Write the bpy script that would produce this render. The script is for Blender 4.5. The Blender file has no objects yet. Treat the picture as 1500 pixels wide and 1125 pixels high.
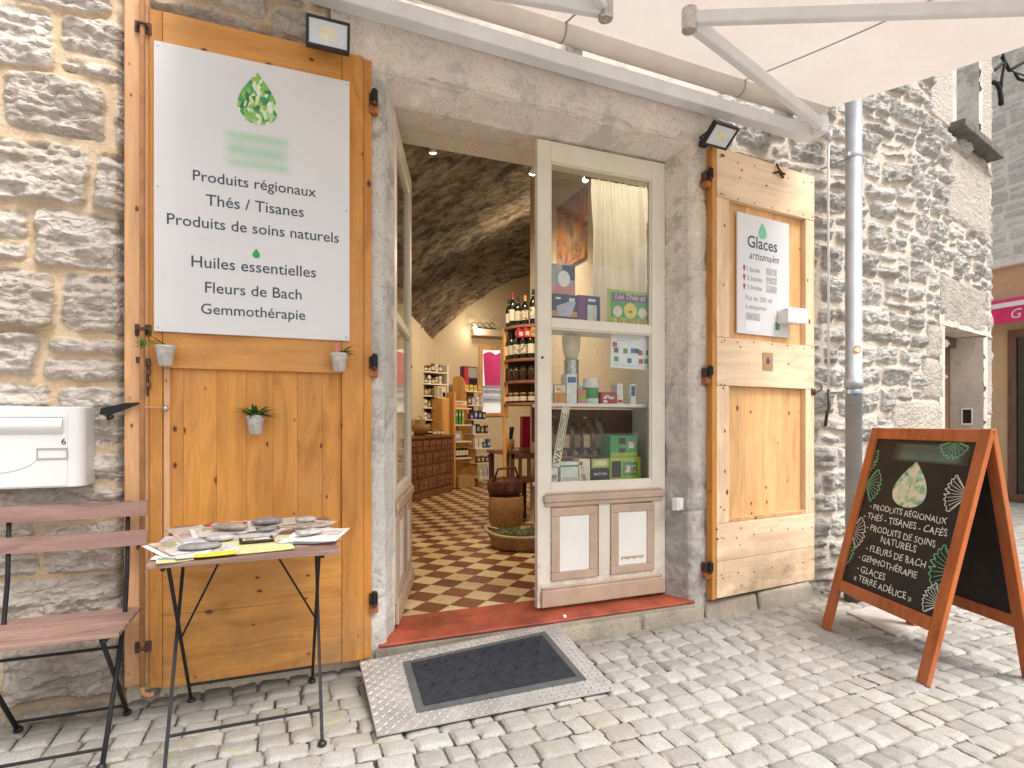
import bpy, math, random
import numpy as np
from mathutils import Vector, Matrix, Euler
R = math.radians
random.seed(7)
SC = bpy.context.scene
COL = SC.collection

# ---------------------------------------------------------------- camera, sky, sun, exposure
cam_d = bpy.data.cameras.new('camera')
cam = bpy.data.objects.new('camera', cam_d); COL.objects.link(cam)
cam.location = (0, -2.87, 1.2)
cam.rotation_euler = (R(90), 0, R(-21.8))
cam_d.sensor_width = 36.0
cam_d.lens = 36.0 * 843.0 / 1500.0
cam_d.shift_y = 57.5 / 1500.0
cam_d.clip_end = 400
SC.camera = cam
SUN_EL, SUN_AZ = 58.0, 25.0          # sun stands in front of the facade, a little to the right
W = bpy.data.worlds.new('World'); SC.world = W; W.use_nodes = True
_n, _l = W.node_tree.nodes, W.node_tree.links
_bg = _n['Background']
_sky = _n.new('ShaderNodeTexSky'); _sky.sky_type = 'NISHITA'; _sky.sun_disc = False
_sky.sun_elevation = R(SUN_EL); _sky.sun_rotation = R(180 - SUN_AZ)
_sky.dust_density = 6.0; _sky.air_density = 1.0; _sky.ozone_density = 1.0
_hs = _n.new('ShaderNodeHueSaturation'); _hs.inputs['Saturation'].default_value = 0.30
_l.new(_sky.outputs[0], _hs.inputs['Color']); _l.new(_hs.outputs[0], _bg.inputs[0])
_bg.inputs[1].default_value = 0.145
sun_d = bpy.data.lights.new('sun', 'SUN'); sun_d.energy = 1.55; sun_d.angle = R(26); sun_d.color = (1, .975, .95)
sun = bpy.data.objects.new('sun', sun_d); COL.objects.link(sun)
_dir = Vector((math.sin(R(SUN_AZ)) * math.cos(R(SUN_EL)), -math.cos(R(SUN_AZ)) * math.cos(R(SUN_EL)), math.sin(R(SUN_EL))))
sun.rotation_euler = _dir.to_track_quat('Z', 'Y').to_euler()
SC.view_settings.view_transform = 'Standard'; SC.view_settings.look = 'None'
SC.view_settings.exposure = 0.80; SC.view_settings.gamma = 1.0
SC.cycles.max_bounces = 10; SC.cycles.transparent_max_bounces = 12
SC.cycles.diffuse_bounces = 5; SC.cycles.use_denoising = True
SC.cycles.sample_clamp_indirect = 6.0

# ---------------------------------------------------------------- object helpers
def tag(o, label=None, cat=None, group=None, kind=None):
    if label: o['label'] = label
    if cat: o['category'] = cat
    if group: o['group'] = group
    if kind: o['kind'] = kind
    return o

def thing(name, label, cat, loc=(0, 0, 0), rotz=0.0, group=None):
    o = bpy.data.objects.new(name, None); COL.objects.link(o)
    o.empty_display_size = .05
    o.location = loc; o.rotation_euler = (0, 0, rotz)
    return tag(o, label, cat, group)

def copy_tree(o, parent=None):
    c = o.copy(); COL.objects.link(c)
    if parent is not None:
        c.parent = parent
    for ch in list(o.children):
        copy_tree(ch, c)
    return c

class MB:
    """collects shapes and links them as one mesh object"""
    def __init__(s): s.v = []; s.f = []
    def add(s, vs, fs, M=None):
        o = len(s.v)
        if M is not None: vs = [tuple(M @ Vector(p)) for p in vs]
        s.v += [tuple(p) for p in vs]; s.f += [tuple(i + o for i in f) for f in fs]
        return s
    def box(s, x0, x1, y0, y1, z0, z1, M=None):
        v = [(x0,y0,z0),(x1,y0,z0),(x1,y1,z0),(x0,y1,z0),(x0,y0,z1),(x1,y0,z1),(x1,y1,z1),(x0,y1,z1)]
        return s.add(v, [(0,3,2,1),(4,5,6,7),(0,1,5,4),(1,2,6,5),(2,3,7,6),(3,0,4,7)], M)
    def hexa(s, b, t):
        """b, t: four bottom and four top corners, counter-clockwise seen from above"""
        return s.add(list(b) + list(t), [(0,3,2,1),(4,5,6,7),(0,1,5,4),(1,2,6,5),(2,3,7,6),(3,0,4,7)])
    def beam(s, a, b, w, h, up=(0, 0, 1)):
        a, b = Vector(a), Vector(b); d = (b - a).normalized(); up = Vector(up)
        x = d.cross(up)
        if x.length < 1e-4: x = d.cross(Vector((0, 1, 0)))
        x.normalize(); y = x.cross(d).normalized()
        x *= w / 2; y *= h / 2
        return s.hexa([a-x-y, a+x-y, b+x-y, b-x-y][::1], [a-x+y, a+x+y, b+x+y, b-x+y])
    def tube(s, pts, r, n=8, caps=True, r1=None):
        pts = [Vector(p) for p in pts]; rings = []; prev = None
        for i, p in enumerate(pts):
            t = (pts[min(i+1, len(pts)-1)] - pts[max(i-1, 0)]).normalized()
            if prev is None:
                x = t.cross(Vector((0, 0, 1)))
                if x.length < 1e-3: x = t.cross(Vector((0, 1, 0)))
            else: x = prev - t * prev.dot(t)
            x.normalize(); prev = x; y = t.cross(x)
            rr = r if r1 is None else r + (r1 - r) * i / max(1, len(pts) - 1)
            rings.append([p + (x * math.cos(2*math.pi*k/n) + y * math.sin(2*math.pi*k/n)) * rr for k in range(n)])
        v = [q for ring in rings for q in ring]; f = []
        for i in range(len(rings) - 1):
            for k in range(n):
                f.append((i*n+k, i*n+(k+1) % n, (i+1)*n+(k+1) % n, (i+1)*n+k))
        if caps:
            f.append(tuple(range(n))[::-1]); f.append(tuple((len(rings)-1)*n + k for k in range(n)))
        return s.add(v, f)
    def lathe(s, prof, n=16, c=(0, 0, 0), M=None):
        v = []; f = []
        for r, z in prof:
            for k in range(n):
                a = 2*math.pi*k/n; v.append((c[0]+r*math.cos(a), c[1]+r*math.sin(a), c[2]+z))
        m = len(prof)
        for i in range(m-1):
            for k in range(n):
                f.append((i*n+k, i*n+(k+1) % n, (i+1)*n+(k+1) % n, (i+1)*n+k))
        f.append(tuple(range(n))[::-1]); f.append(tuple((m-1)*n+k for k in range(n)))
        return s.add(v, f, M)
    def prism(s, outline, h, M=None):
        """outline in local xy (counter-clockwise), extruded along local z from 0 to h"""
        n = len(outline)
        v = [(x, y, 0) for x, y in outline] + [(x, y, h) for x, y in outline]
        f = [tuple(range(n))[::-1], tuple(range(n, 2*n))] + [(i, (i+1) % n, n+(i+1) % n, n+i) for i in range(n)]
        return s.add(v, f, M)
    def grid(s, fn, nu, nv):
        v = [fn(i/nu, j/nv) for j in range(nv+1) for i in range(nu+1)]
        f = [(j*(nu+1)+i, j*(nu+1)+i+1, (j+1)*(nu+1)+i+1, (j+1)*(nu+1)+i) for j in range(nv) for i in range(nu)]
        return s.add(v, f)
    def build(s, name, mat, parent=None, world=True, smooth=False, bevel=0.0, seg=2, origin=True):
        v = s.v
        me = bpy.data.meshes.new(name)
        o = bpy.data.objects.new(name, me); COL.objects.link(o)
        if parent is not None:
            o.parent = parent
            if world:
                off = Vector(parent.location)
                p2 = parent.parent
                while p2 is not None: off += Vector(p2.location); p2 = p2.parent
                v = [(a-off.x, b-off.y, c-off.z) for a, b, c in v]
        elif origin and v:
            xs, ys, zs = zip(*v)
            c = ((min(xs)+max(xs))/2, (min(ys)+max(ys))/2, min(zs))
            v = [(a-c[0], b-c[1], d-c[2]) for a, b, d in v]; o.location = c
        me.from_pydata(v, [], s.f); me.update()
        if smooth:
            me.shade_smooth()
        if isinstance(mat, str): mat = M_[mat]
        me.materials.append(mat)
        if bevel:
            b = o.modifiers.new('bevel', 'BEVEL'); b.width = bevel; b.segments = seg; b.limit_method = 'ANGLE'; b.angle_limit = R(40)
            b.harden_normals = False
        return o

def bx(*a): return MB().box(*a)

def each(name, mat, parent, boxes, **kw):
    for b in boxes: bx(*b).build(name, mat, parent, **kw)

def frame(o, r, u):
    """matrix taking (x, y, z) to o + x*r + y*u + z*(r x u)"""
    r, u = Vector(r).normalized(), Vector(u).normalized(); n = r.cross(u)
    return Matrix(((r.x, u.x, n.x, o[0]), (r.y, u.y, n.y, o[1]), (r.z, u.z, n.z, o[2]), (0, 0, 0, 1)))

_tc = {}
def text_geo(body, shear=0.0, off=0.0, ext=0.0008, sp=1.0):
    k = (body, shear, off, ext, sp)
    if k in _tc: return _tc[k]
    cu = bpy.data.curves.new('lettering', 'FONT'); cu.body = body; cu.size = 1.0; cu.shear = shear; cu.offset = off
    cu.extrude = 0; cu.resolution_u = 3; cu.space_character = sp; cu.fill_mode = 'FRONT'
    ob = bpy.data.objects.new('lettering', cu); COL.objects.link(ob)
    dg = bpy.context.evaluated_depsgraph_get()
    me = bpy.data.meshes.new_from_object(ob.evaluated_get(dg))
    vs = [tuple(v.co) for v in me.vertices]; fs = [tuple(p.vertices) for p in me.polygons]
    bpy.data.objects.remove(ob); bpy.data.curves.remove(cu); bpy.data.meshes.remove(me)
    _tc[k] = (vs, fs)
    return vs, fs

def put_text(mb, body, M, x, y, width=None, height=None, align='C', shear=0.0, off=0.0, wob=0.0, sp=1.0, lift=0.0006):
    """lays text out in the plane of M; (x, y) is the baseline point; width or cap height in metres"""
    vs, fs = text_geo(body, shear, off, sp=sp)
    if not vs: return
    xs = [v[0] for v in vs]; x0, x1 = min(xs), max(xs)
    s = (width / (x1 - x0)) if width else height / 0.70
    w = (x1 - x0) * s
    ox = {'C': x - w/2, 'L': x, 'R': x - w}[align]
    out = []
    for v in vs:
        px = (v[0]-x0)*s; py = v[1]*s
        if wob:
            py += wob*math.sin(px*61.0 + len(body)) + wob*.7*math.sin(px*137+1.3); px += wob*.6*math.sin(py*90+px*70)
        out.append((ox+px, y+py, lift))
    mb.add(out, fs, M)

# ---------------------------------------------------------------- materials
M_ = {}
class NT:
    def __init__(s, name):
        s.m = bpy.data.materials.new(name); s.m.use_nodes = True
        s.t = s.m.node_tree; s.n = s.t.nodes; s.b = s.n['Principled BSDF']; s.out = s.n['Material Output']
        M_[name] = s.m
    def N(s, typ, ins=None, **kw):
        x = s.n.new('ShaderNode'+typ)
        for k, v in kw.items(): setattr(x, k, v)
        for k, v in (ins or {}).items():
            if isinstance(v, bpy.types.NodeSocket): s.t.links.new(v, x.inputs[k])
            else: x.inputs[k].default_value = v
        return x
    def L(s, a, b): s.t.links.new(a, b)
    def math(s, op, a, b=0.0, c=0.0):
        x = s.n.new('ShaderNodeMath'); x.operation = op
        for i, v in enumerate((a, b, c)):
            if isinstance(v, bpy.types.NodeSocket): s.t.links.new(v, x.inputs[i])
            else: x.inputs[i].default_value = v
        return x.outputs[0]
    def mix(s, fac, a, b, mode='MIX'):
        x = s.n.new('ShaderNodeMix'); x.data_type = 'RGBA'; x.blend_type = mode
        for i, v in ((0, fac), (6, a), (7, b)):
            if isinstance(v, bpy.types.NodeSocket): s.t.links.new(v, x.inputs[i])
            else: x.inputs[i].default_value = v if i == 0 else (*v[:3], 1)
        return x.outputs[2]
    def ramp(s, fac, stops, interp='LINEAR'):
        x = s.n.new('ShaderNodeValToRGB'); x.color_ramp.interpolation = interp
        e = x.color_ramp.elements
        while len(e) < len(stops): e.new(.5)
        for el, (p, c) in zip(e, stops):
            el.position = p; el.color = (*c, 1) if not isinstance(c, (int, float)) else (c, c, c, 1)
        s.t.links.new(fac, x.inputs[0]); return x.outputs[0]
    def noise(s, scale=5, detail=4, rough=.55, vec=None, dim='3D', dist=0.0):
        x = s.n.new('ShaderNodeTexNoise'); x.inputs['Scale'].default_value = scale; x.inputs['Detail'].default_value = detail
        x.inputs['Roughness'].default_value = rough; x.inputs['Distortion'].default_value = dist
        if vec is not None: s.t.links.new(vec, x.inputs['Vector'])
        return x.outputs[0]
    def obj(s): return s.N('TexCoord').outputs['Object']
    def geo(s): return s.N('NewGeometry').outputs['Position']
    def mapping(s, vec, scale=(1,1,1), rot=(0,0,0), loc=(0,0,0)):
        x = s.N('Mapping', {'Scale': scale, 'Rotation': rot, 'Location': loc}); s.t.links.new(vec, x.inputs['Vector']); return x.outputs[0]
    def bump(s, h, strength=.3, dist=.01):
        x = s.N('Bump', {'Strength': strength, 'Distance': dist}); s.t.links.new(h, x.inputs['Height']); s.t.links.new(x.outputs[0], s.b.inputs['Normal']); return x
    def set(s, **kw):
        for k, v in kw.items():
            k = {'col': 'Base Color', 'rough': 'Roughness', 'metal': 'Metallic', 'spec': 'Specular IOR Level'}.get(k, k)
            if isinstance(v, bpy.types.NodeSocket): s.t.links.new(v, s.b.inputs[k])
            else: s.b.inputs[k].default_value = (*v, 1) if isinstance(v, tuple) and len(v) == 3 else v
        return s

def plain(name, col, rough=.5, var=.12, scale=9, metal=0.0, bump=0.0, bscale=60, spec=.4):
    """paint, plastic, card ... with slight wear and unevenness"""
    t = NT(name); p = t.obj()
    n = t.noise(scale, 5, .6, p)
    d = tuple(c*(1-var*1.6) for c in col); h = tuple(min(1, c*(1+var)) for c in col)
    c = t.ramp(n, [(.3, d), (.7, h)])
    r = t.ramp(t.noise(scale*3, 3, .6, p), [(.3, max(0.02, rough-.1)), (.7, min(1, rough+.1))])
    t.set(col=c, rough=r, metal=metal, spec=spec)
    if bump: t.bump(t.noise(bscale, 4, .6, p), bump, .004)
    return t

def wood(name, base, dark, axis='Z', scale=1.0, rough=.45, knots=True, knotc=(.10,.03,.008), island=.25, grain=1.0, light=None):
    t = NT(name); p = t.obj()
    st = {'Z': (1, 1, .06), 'X': (.06, 1, 1), 'Y': (1, .06, 1)}[axis]
    rnd = t.N('NewGeometry').outputs['Random Per Island']
    off = t.N('CombineXYZ', {'X': t.math('MULTIPLY', rnd, 7.3), 'Y': t.math('MULTIPLY', rnd, 3.1), 'Z': t.math('MULTIPLY', rnd, 11.7)}).outputs[0]
    pv = t.N('VectorMath', {0: p, 1: off}, operation='ADD').outputs[0]
    warp = t.noise(2.2*scale, 2, .5, t.mapping(pv, tuple(.35+.65*x for x in st)))
    pw = t.N('VectorMath', {0: t.mapping(pv, tuple(x*14*scale for x in st)), 1: t.N('CombineXYZ', {'X': t.math('MULTIPLY', warp, 5.0), 'Y': t.math('MULTIPLY', warp, 5.0), 'Z': t.math('MULTIPLY', warp, 5.0)}).outputs[0]}, operation='ADD').outputs[0]
    rings = t.noise(1.0, 5, .62, pw)
    fine = t.noise(1.0, 3, .6, t.mapping(pv, tuple(x*150*scale for x in st)))
    lt = light or tuple(min(1, c*1.22) for c in base)
    c = t.ramp(rings, [(.30, dark), (.46, base), (.62, lt), (.72, base)])
    c = t.mix(t.math('MULTIPLY', t.ramp(fine, [(.35, 1.0), (.6, 0.0)]), .28*grain), c, dark)
    hsv = t.N('HueSaturation', {'Value': t.math('ADD', t.math('MULTIPLY', rnd, island), 1-island/2), 'Color': c}).outputs[0]
    # weathered, greyer patches
    wn = t.noise(2.6, 4, .6, t.mapping(p, (1, 1, .6)))
    c = t.mix(t.ramp(wn, [(.5, 0.0), (.78, .35)]), hsv, tuple(.55*b + .45*x for b, x in zip(base, (.55, .42, .3))))
    if knots:
        km = {'Z': (1, .6), 'X': (.6, 1), 'Y': (1, .6)}[axis]
        sx = t.N('SeparateXYZ', {0: pv})
        vor = t.N('TexVoronoi', {'Vector': t.N('CombineXYZ', {'X': t.math('MULTIPLY', sx.outputs[0], 7.5*km[0]*scale), 'Y': t.math('MULTIPLY', sx.outputs[2], 7.5*km[1]*scale)}).outputs[0], 'Scale': 1.0, 'Randomness': 1.0}, voronoi_dimensions='2D')
        lim = t.math('MULTIPLY', t.N('SeparateColor', {0: vor.outputs['Color']}).outputs[0], .15)
        lim = t.math('SUBTRACT', lim, .075)
        k = t.math('SUBTRACT', lim, t.math('ADD', vor.outputs['Distance'], t.math('MULTIPLY', t.math('SUBTRACT', fine, .5), .05)))
        kf = t.ramp(t.math('ADD', t.math('MULTIPLY', k, 14), .5), [(.35, 0.0), (.62, .95)])
        halo = t.ramp(t.math('ADD', t.math('MULTIPLY', k, 7), .5), [(.12, 0.0), (.5, .55)])
        c = t.mix(t.math('MULTIPLY', halo, t.math('GREATER_THAN', lim, .0)), c, dark)
        c = t.mix(kf, c, knotc)
        gz = t.N('SeparateXYZ', {0: t.geo()}).outputs[2]
        gr = t.math('MULTIPLY', t.ramp(gz, [(.08, .75), (.5, 0.0)]), t.ramp(t.noise(5, 5, .7, p), [(.38, 0.0), (.66, .9)]))
        c = t.mix(gr, c, (.20, .125, .07))
        sp_ = t.ramp(t.noise(95, 2, .5, p), [(.70, 0.0), (.76, .5)])
        c = t.mix(sp_, c, dark)
    t.set(col=c, rough=t.ramp(fine, [(.3, rough-.08), (.7, rough+.12)]), spec=.35)
    t.bump(t.math('ADD', fine, t.math('MULTIPLY', rings, .6)), .25, .002)
    return t

def stone_mat(name, stones, mortar, dirt, dressed, bump=.75):
    """rubble: vertex channel R stone/mortar, G tone of each stone, B dressed block, A stain"""
    t = NT(name); p = t.geo()
    at = t.N('Attribute', attribute_name='lay'); sp = t.N('SeparateColor', {0: at.outputs['Color']})
    m, g, b = sp.outputs[0], sp.outputs[1], sp.outputs[2]; a = at.outputs['Alpha']
    streak = t.noise(6, 6, .68, t.mapping(p, (1, 1, 3.2)))
    mid = t.noise(19, 6, .68, t.mapping(p, (1, 1, 2.0)))
    fine = t.noise(70, 5, .7, p)
    grit = t.noise(240, 3, .7, p)
    tone = t.math('ADD', t.math('MULTIPLY', g, .36), t.math('MULTIPLY', streak, .66))
    sc = t.ramp(tone, [(.22, stones[0]), (.42, stones[1]), (.6, stones[2]), (.8, stones[3])])
    sc = t.mix(t.ramp(mid, [(.38, .5), (.50, 0.0)]), sc, tuple(c*.5 for c in stones[1]))
    sc = t.mix(t.ramp(fine, [(.52, 0.0), (.75, .3)]), sc, tuple(min(1, c*1.2) for c in stones[3]))
    sc = t.mix(t.ramp(t.noise(11, 5, .65, t.mapping(p, (1,1,1), loc=(3,1,7))), [(.56, 0.0), (.75, .5)]), sc, (.36, .22, .10))
    wv = t.N('VectorMath', {0: t.mapping(p, (9, 9, 21)), 1: t.N('VectorMath', {0: t.N('TexNoise', {'Scale': 9.0, 'Vector': p, 'Detail': 4.0}).outputs[1], 'Scale': 2.2}, operation='SCALE').outputs[0]}, operation='ADD').outputs[0]
    ve = t.N('TexVoronoi', {'Scale': 1.0, 'Vector': wv}, feature='DISTANCE_TO_EDGE').outputs[0]
    vf = t.N('TexVoronoi', {'Scale': 1.0, 'Vector': wv})
    facet = t.N('SeparateColor', {0: vf.outputs['Color']}).outputs[0]
    sc = t.mix(t.math('MULTIPLY', t.ramp(ve, [(.0, .5), (.07, 0.0)]), t.ramp(streak, [(.4, .2), (.6, 1.0)])), sc, tuple(c*.38 for c in stones[0]))
    sc = t.mix(.30, sc, t.ramp(facet, [(0, stones[1]), (1, stones[3])]))
    mc = t.mix(t.ramp(t.noise(5, 5, .65, p), [(.35, 0.0), (.7, 1.0)]), mortar[0], mortar[1])
    mc = t.mix(t.ramp(fine, [(.3, .5), (.5, 0.0)]), mc, tuple(c*.6 for c in mortar[0]))
    c = t.mix(t.ramp(t.math('ADD', m, t.math('MULTIPLY', t.math('SUBTRACT', fine, .5), .55)), [(.35, 0.0), (.62, 1.0)]), mc, sc)
    dc = t.ramp(t.math('ADD', t.math('MULTIPLY', g, .35), t.math('MULTIPLY', t.noise(7, 5, .65, p), .7)), [(.3, tuple(x*.62 for x in dressed)), (.55, dressed), (.8, tuple(min(1, x*1.18) for x in dressed))])
    dc = t.mix(t.ramp(fine, [(.36, .4), (.5, 0.0)]), dc, tuple(x*.5 for x in dressed))
    c = t.mix(b, c, dc)
    st = t.math('MULTIPLY', a, t.ramp(t.noise(3.2, 5, .65, p), [(.25, .25), (.7, 1.0)]))
    c = t.mix(st, c, t.mix(.35, c, dirt, 'MULTIPLY') if False else t.mix(.62, c, dirt))
    t.set(col=c, rough=.93, spec=.2)
    h = t.math('ADD', t.math('ADD', t.math('MULTIPLY', mid, 1.1), t.math('MULTIPLY', fine, .6)), t.math('MULTIPLY', grit, .22))
    h = t.math('ADD', h, t.math('MULTIPLY', m, t.math('ADD', t.math('MULTIPLY', facet, .55), t.math('MULTIPLY', t.ramp(ve, [(0, 0.0), (.12, 1.0)]), .5))))
    t.bump(h, bump, .014)
    return t

STONE_L = [(.39,.32,.255), (.54,.465,.39), (.63,.565,.49), (.71,.655,.585)]
STONE_R = [(.24,.22,.19), (.39,.36,.32), (.50,.47,.425), (.62,.59,.54)]
stone_mat('rubble_warm', STONE_L, [(.62,.46,.29), (.70,.58,.43)], (.17,.12,.075), (.5,.46,.4))
stone_mat('rubble_far', [(.50,.47,.43), (.60,.57,.53), (.68,.65,.60), (.74,.71,.67)], [(.72,.67,.60), (.78,.74,.68)], (.2,.17,.13), (.6,.56,.5))
stone_mat('rubble_grey', STONE_R, [(.60,.51,.41), (.68,.61,.52)], (.2,.17,.13), (.47,.42,.35))

def cobble_mat():
    t = NT('cobbles'); p = t.geo()
    at = t.N('Attribute', attribute_name='lay'); sp = t.N('SeparateColor', {0: at.outputs['Color']})
    m, g = sp.outputs[0], sp.outputs[1]
    fine = t.noise(90, 5, .7, p); mid = t.noise(14, 5, .6, p); big = t.noise(1.1, 4, .6, p); grit = t.noise(320, 2, .6, p)
    c = t.ramp(t.math('ADD', t.math('MULTIPLY', g, .5), t.math('MULTIPLY', mid, .5)), [(.25, (.25,.233,.208)), (.5, (.322,.304,.277)), (.78, (.39,.372,.343))])
    c = t.mix(t.ramp(fine, [(.34, .55), (.5, 0.0)]), c, (.20,.19,.175))
    c = t.mix(t.ramp(grit, [(.56, 0.0), (.7, .5)]), c, (.70,.68,.64))
    c = t.mix(t.ramp(big, [(.48, 0.0), (.68, .28)]), c, (.36,.31,.24))
    moss = t.math('MULTIPLY', t.ramp(t.noise(2.3, 4, .6, t.mapping(p, (1,1,1), loc=(4.2,1.1,0))), [(.54, 0.0), (.66, 1.0)]), t.ramp(t.noise(24, 4, .65, p), [(.48, 0.0), (.62, .6)]))
    c = t.mix(moss, c, (.34,.33,.13))
    c = t.mix(t.math('MULTIPLY', sp.outputs[2], t.ramp(mid, [(.3, .3), (.6, .9)])), c, (.20,.165,.12))
    v = t.N('TexVoronoi', {'Vector': p, 'Scale': 3.1}); gum = t.math('LESS_THAN', v.outputs['Distance'], t.math('MULTIPLY', t.N('SeparateColor', {0: v.outputs['Color']}).outputs[0], .07))
    c = t.mix(t.math('MULTIPLY', gum, .5), c, (.16,.15,.14))
    jc = t.mix(t.ramp(t.noise(6, 4, .65, p), [(.38, 0.0), (.6, 1.0)]), (.036,.030,.024), (.17,.145,.11))
    c = t.mix(t.ramp(t.math('ADD', m, t.math('MULTIPLY', t.math('SUBTRACT', fine, .5), .7)), [(.3, 0.0), (.6, 1.0)]), jc, c)
    t.set(col=c, rough=.85, spec=.25)
    t.bump(t.math('ADD', t.math('MULTIPLY', fine, .7), t.math('ADD', t.math('MULTIPLY', mid, .8), t.math('MULTIPLY', grit, .2))), .5, .006)
cobble_mat()

def plaster_mat(name, a, b, grey, gfac=(.5, .72), crack=True, bump=.5, lowdirt=None):
    t = NT(name); p = t.geo()
    big = t.noise(1.7, 5, .62, p); mid = t.noise(9, 5, .65, p); fine = t.noise(75, 5, .7, p)
    c = t.mix(t.ramp(mid, [(.3, 0.0), (.7, 1.0)]), a, b)
    c = t.mix(t.ramp(t.math('ADD', big, t.math('MULTIPLY', t.math('SUBTRACT', mid, .5), .35)), [(gfac[0], 0.0), (gfac[1], .85)]), c, grey)
    c = t.mix(t.ramp(fine, [(.36, .5), (.47, 0.0)]), c, tuple(x*.5 for x in grey))
    if bump > .5:
        pe = t.math('ADD', t.noise(4.5, 6, .68, t.mapping(p, (1, 1, 1), loc=(5, 2, 8))), t.math('MULTIPLY', t.math('SUBTRACT', fine, .5), .25))
        c = t.mix(t.ramp(pe, [(.56, 0.0), (.60, .7)]), c, tuple(x*.80 for x in grey))
        c = t.mix(t.ramp(pe, [(.33, .6), (.40, 0.0)]), c, tuple(min(1, x*1.18) for x in b))
    if lowdirt:
        z = t.N('SeparateXYZ', {0: p}).outputs[2]
        zz = t.math('ADD', z, t.math('MULTIPLY', t.math('SUBTRACT', t.noise(3.5, 5, .7, p), .5), 1.5))
        c = t.mix(t.ramp(t.math('MULTIPLY', zz, .5), [(lowdirt[0]/2, .9), (lowdirt[1]/2, 0.0)]), c, t.mix(t.ramp(mid, [(.4, 0.0), (.6, 1.0)]), lowdirt[2], lowdirt[3]))
    if crack:
        v = t.N('TexVoronoi', {'Scale': 1.6, 'Vector': t.N('VectorMath', {0: p, 1: t.N('VectorMath', {0: t.N('TexNoise', {'Scale': 4.0, 'Vector': p}).outputs[1], 'Scale': .5}, operation='SCALE').outputs[0]}, operation='ADD').outputs[0]}, feature='DISTANCE_TO_EDGE')
        k = t.math('MULTIPLY', t.ramp(v.outputs[0], [(.004, 1.0), (.013, 0.0)]), t.ramp(t.noise(2.5, 3, .5, p), [(.5, 0.0), (.6, .8)]))
        c = t.mix(k, c, tuple(x*.3 for x in grey))
    t.set(col=c, rough=.92, spec=.2)
    t.bump(t.math('ADD', t.math('MULTIPLY', mid, 1.0), t.math('MULTIPLY', fine, .55)), bump, .008)
    return t
plaster_mat('lintel_plaster', (.70,.61,.52), (.78,.70,.62), (.62,.56,.50), (.5, .7), crack=False, bump=.8)
plaster_mat('jamb_plaster', (.67,.59,.49), (.75,.67,.57), (.52,.46,.39), (.48, .68), crack=False, bump=.7, lowdirt=(.55, 1.75, (.29,.27,.26), (.46,.42,.38)))
plaster_mat('jamb_granite', (.56,.53,.48), (.66,.63,.58), (.40,.38,.35), (.48, .68), crack=False, bump=.9)
plaster_mat('plinth_stone', (.36,.30,.22), (.46,.40,.32), (.22,.19,.15), (.4, .62), crack=False)
plaster_mat('inner_plaster', (.70,.60,.44), (.74,.65,.50), (.62,.53,.40), (.5, .75), crack=False, bump=.2)
plaster_mat('beam_plaster', (.66,.58,.46), (.70,.63,.51), (.55,.48,.38), (.5, .75), crack=False, bump=.2)
plaster_mat('far_plaster', (.56,.38,.22), (.62,.44,.27), (.5,.36,.24), (.5, .75), crack=False, bump=.2)
plaster_mat('white_render', (.74,.71,.66), (.80,.78,.74), (.62,.58,.52), (.52, .75), crack=False, bump=.3)
plaster_mat('white_wash', (.70,.68,.63), (.78,.76,.72), (.50,.47,.42), (.5, .7), crack=False)

def vault_mat():
    t = NT('vault_stone'); p = t.geo()
    # long thin schist stones lying across the vault
    q = t.mapping(p, (1, 1, 1), rot=(0, 0, R(-21)))
    vc = t.N('TexVoronoi', {'Scale': 1.0, 'Vector': t.N('VectorMath', {0: t.mapping(q, (2.6, 10, 6)), 1: t.N('VectorMath', {0: t.N('TexNoise', {'Scale': 3.5, 'Vector': p, 'Detail': 5.0}).outputs[1], 'Scale': 2.0}, operation='SCALE').outputs[0]}, operation='ADD').outputs[0]})
    s1 = t.noise(1.0, 6, .66, t.mapping(q, (3.0, 17, 4.0)), dist=.4)
    s2 = t.noise(1.0, 5, .65, t.mapping(q, (7, 34, 9)), dist=.3)
    big = t.noise(1.1, 4, .55, p)
    c = t.ramp(s1, [(.32, (.10,.075,.05)), (.44, (.25,.195,.135)), (.55, (.38,.305,.215)), (.7, (.50,.42,.31))])
    c = t.mix(t.ramp(s2, [(.38, .75), (.5, 0.0)]), c, (.05,.036,.025))
    c = t.mix(t.ramp(big, [(.45, 0.0), (.7, .5)]), c, (.40,.31,.19))
    c = t.mix(.4, c, t.ramp(t.N('SeparateColor', {0: vc.outputs['Color']}).outputs[0], [(.1, (.10,.085,.07)), (.5, (.27,.23,.18)), (.9, (.42,.37,.30))]))
    c = t.mix(t.ramp(vc.outputs['Distance'], [(.5, 0.0), (.85, .7)]), c, (.05,.04,.03))
    t.set(col=c, rough=.95, spec=.1)
    t.bump(t.math('ADD', s1, t.math('MULTIPLY', s2, .8)), 1.0, .06)
vault_mat()

# wood
wood('pine_orange', (.56,.245,.050), (.42,.165,.028), 'Z', rough=.4)
wood('pine_orange_x', (.60,.275,.066), (.46,.185,.036), 'X', rough=.4)
wood('pine_faded', (.64,.36,.18), (.50,.26,.115), 'Z', rough=.5)
wood('pine_pale', (.78,.57,.375), (.68,.45,.265), 'Z', rough=.55)
wood('pine_pale_x', (.79,.60,.41), (.70,.49,.30), 'X', rough=.55)
wood('pine_honey', (.68,.40,.175), (.57,.30,.11), 'Z', rough=.5)
wood('slat_wood', (.29,.18,.142), (.175,.10,.08), 'X', scale=1.6, rough=.55, knots=False, island=.3)
wood('dresser_wood', (.20,.085,.040), (.11,.042,.02), 'X', rough=.45, knots=False)
wood('dark_wood', (.12,.055,.03), (.06,.026,.015), 'Z', rough=.5, knots=False)
wood('shelf_brown', (.26,.12,.07), (.17,.07,.04), 'X', rough=.5, knots=False)
wood('ply_honey', (.66,.36,.12), (.54,.27,.08), 'Z', rough=.45, knots=False, grain=.5)
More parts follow.
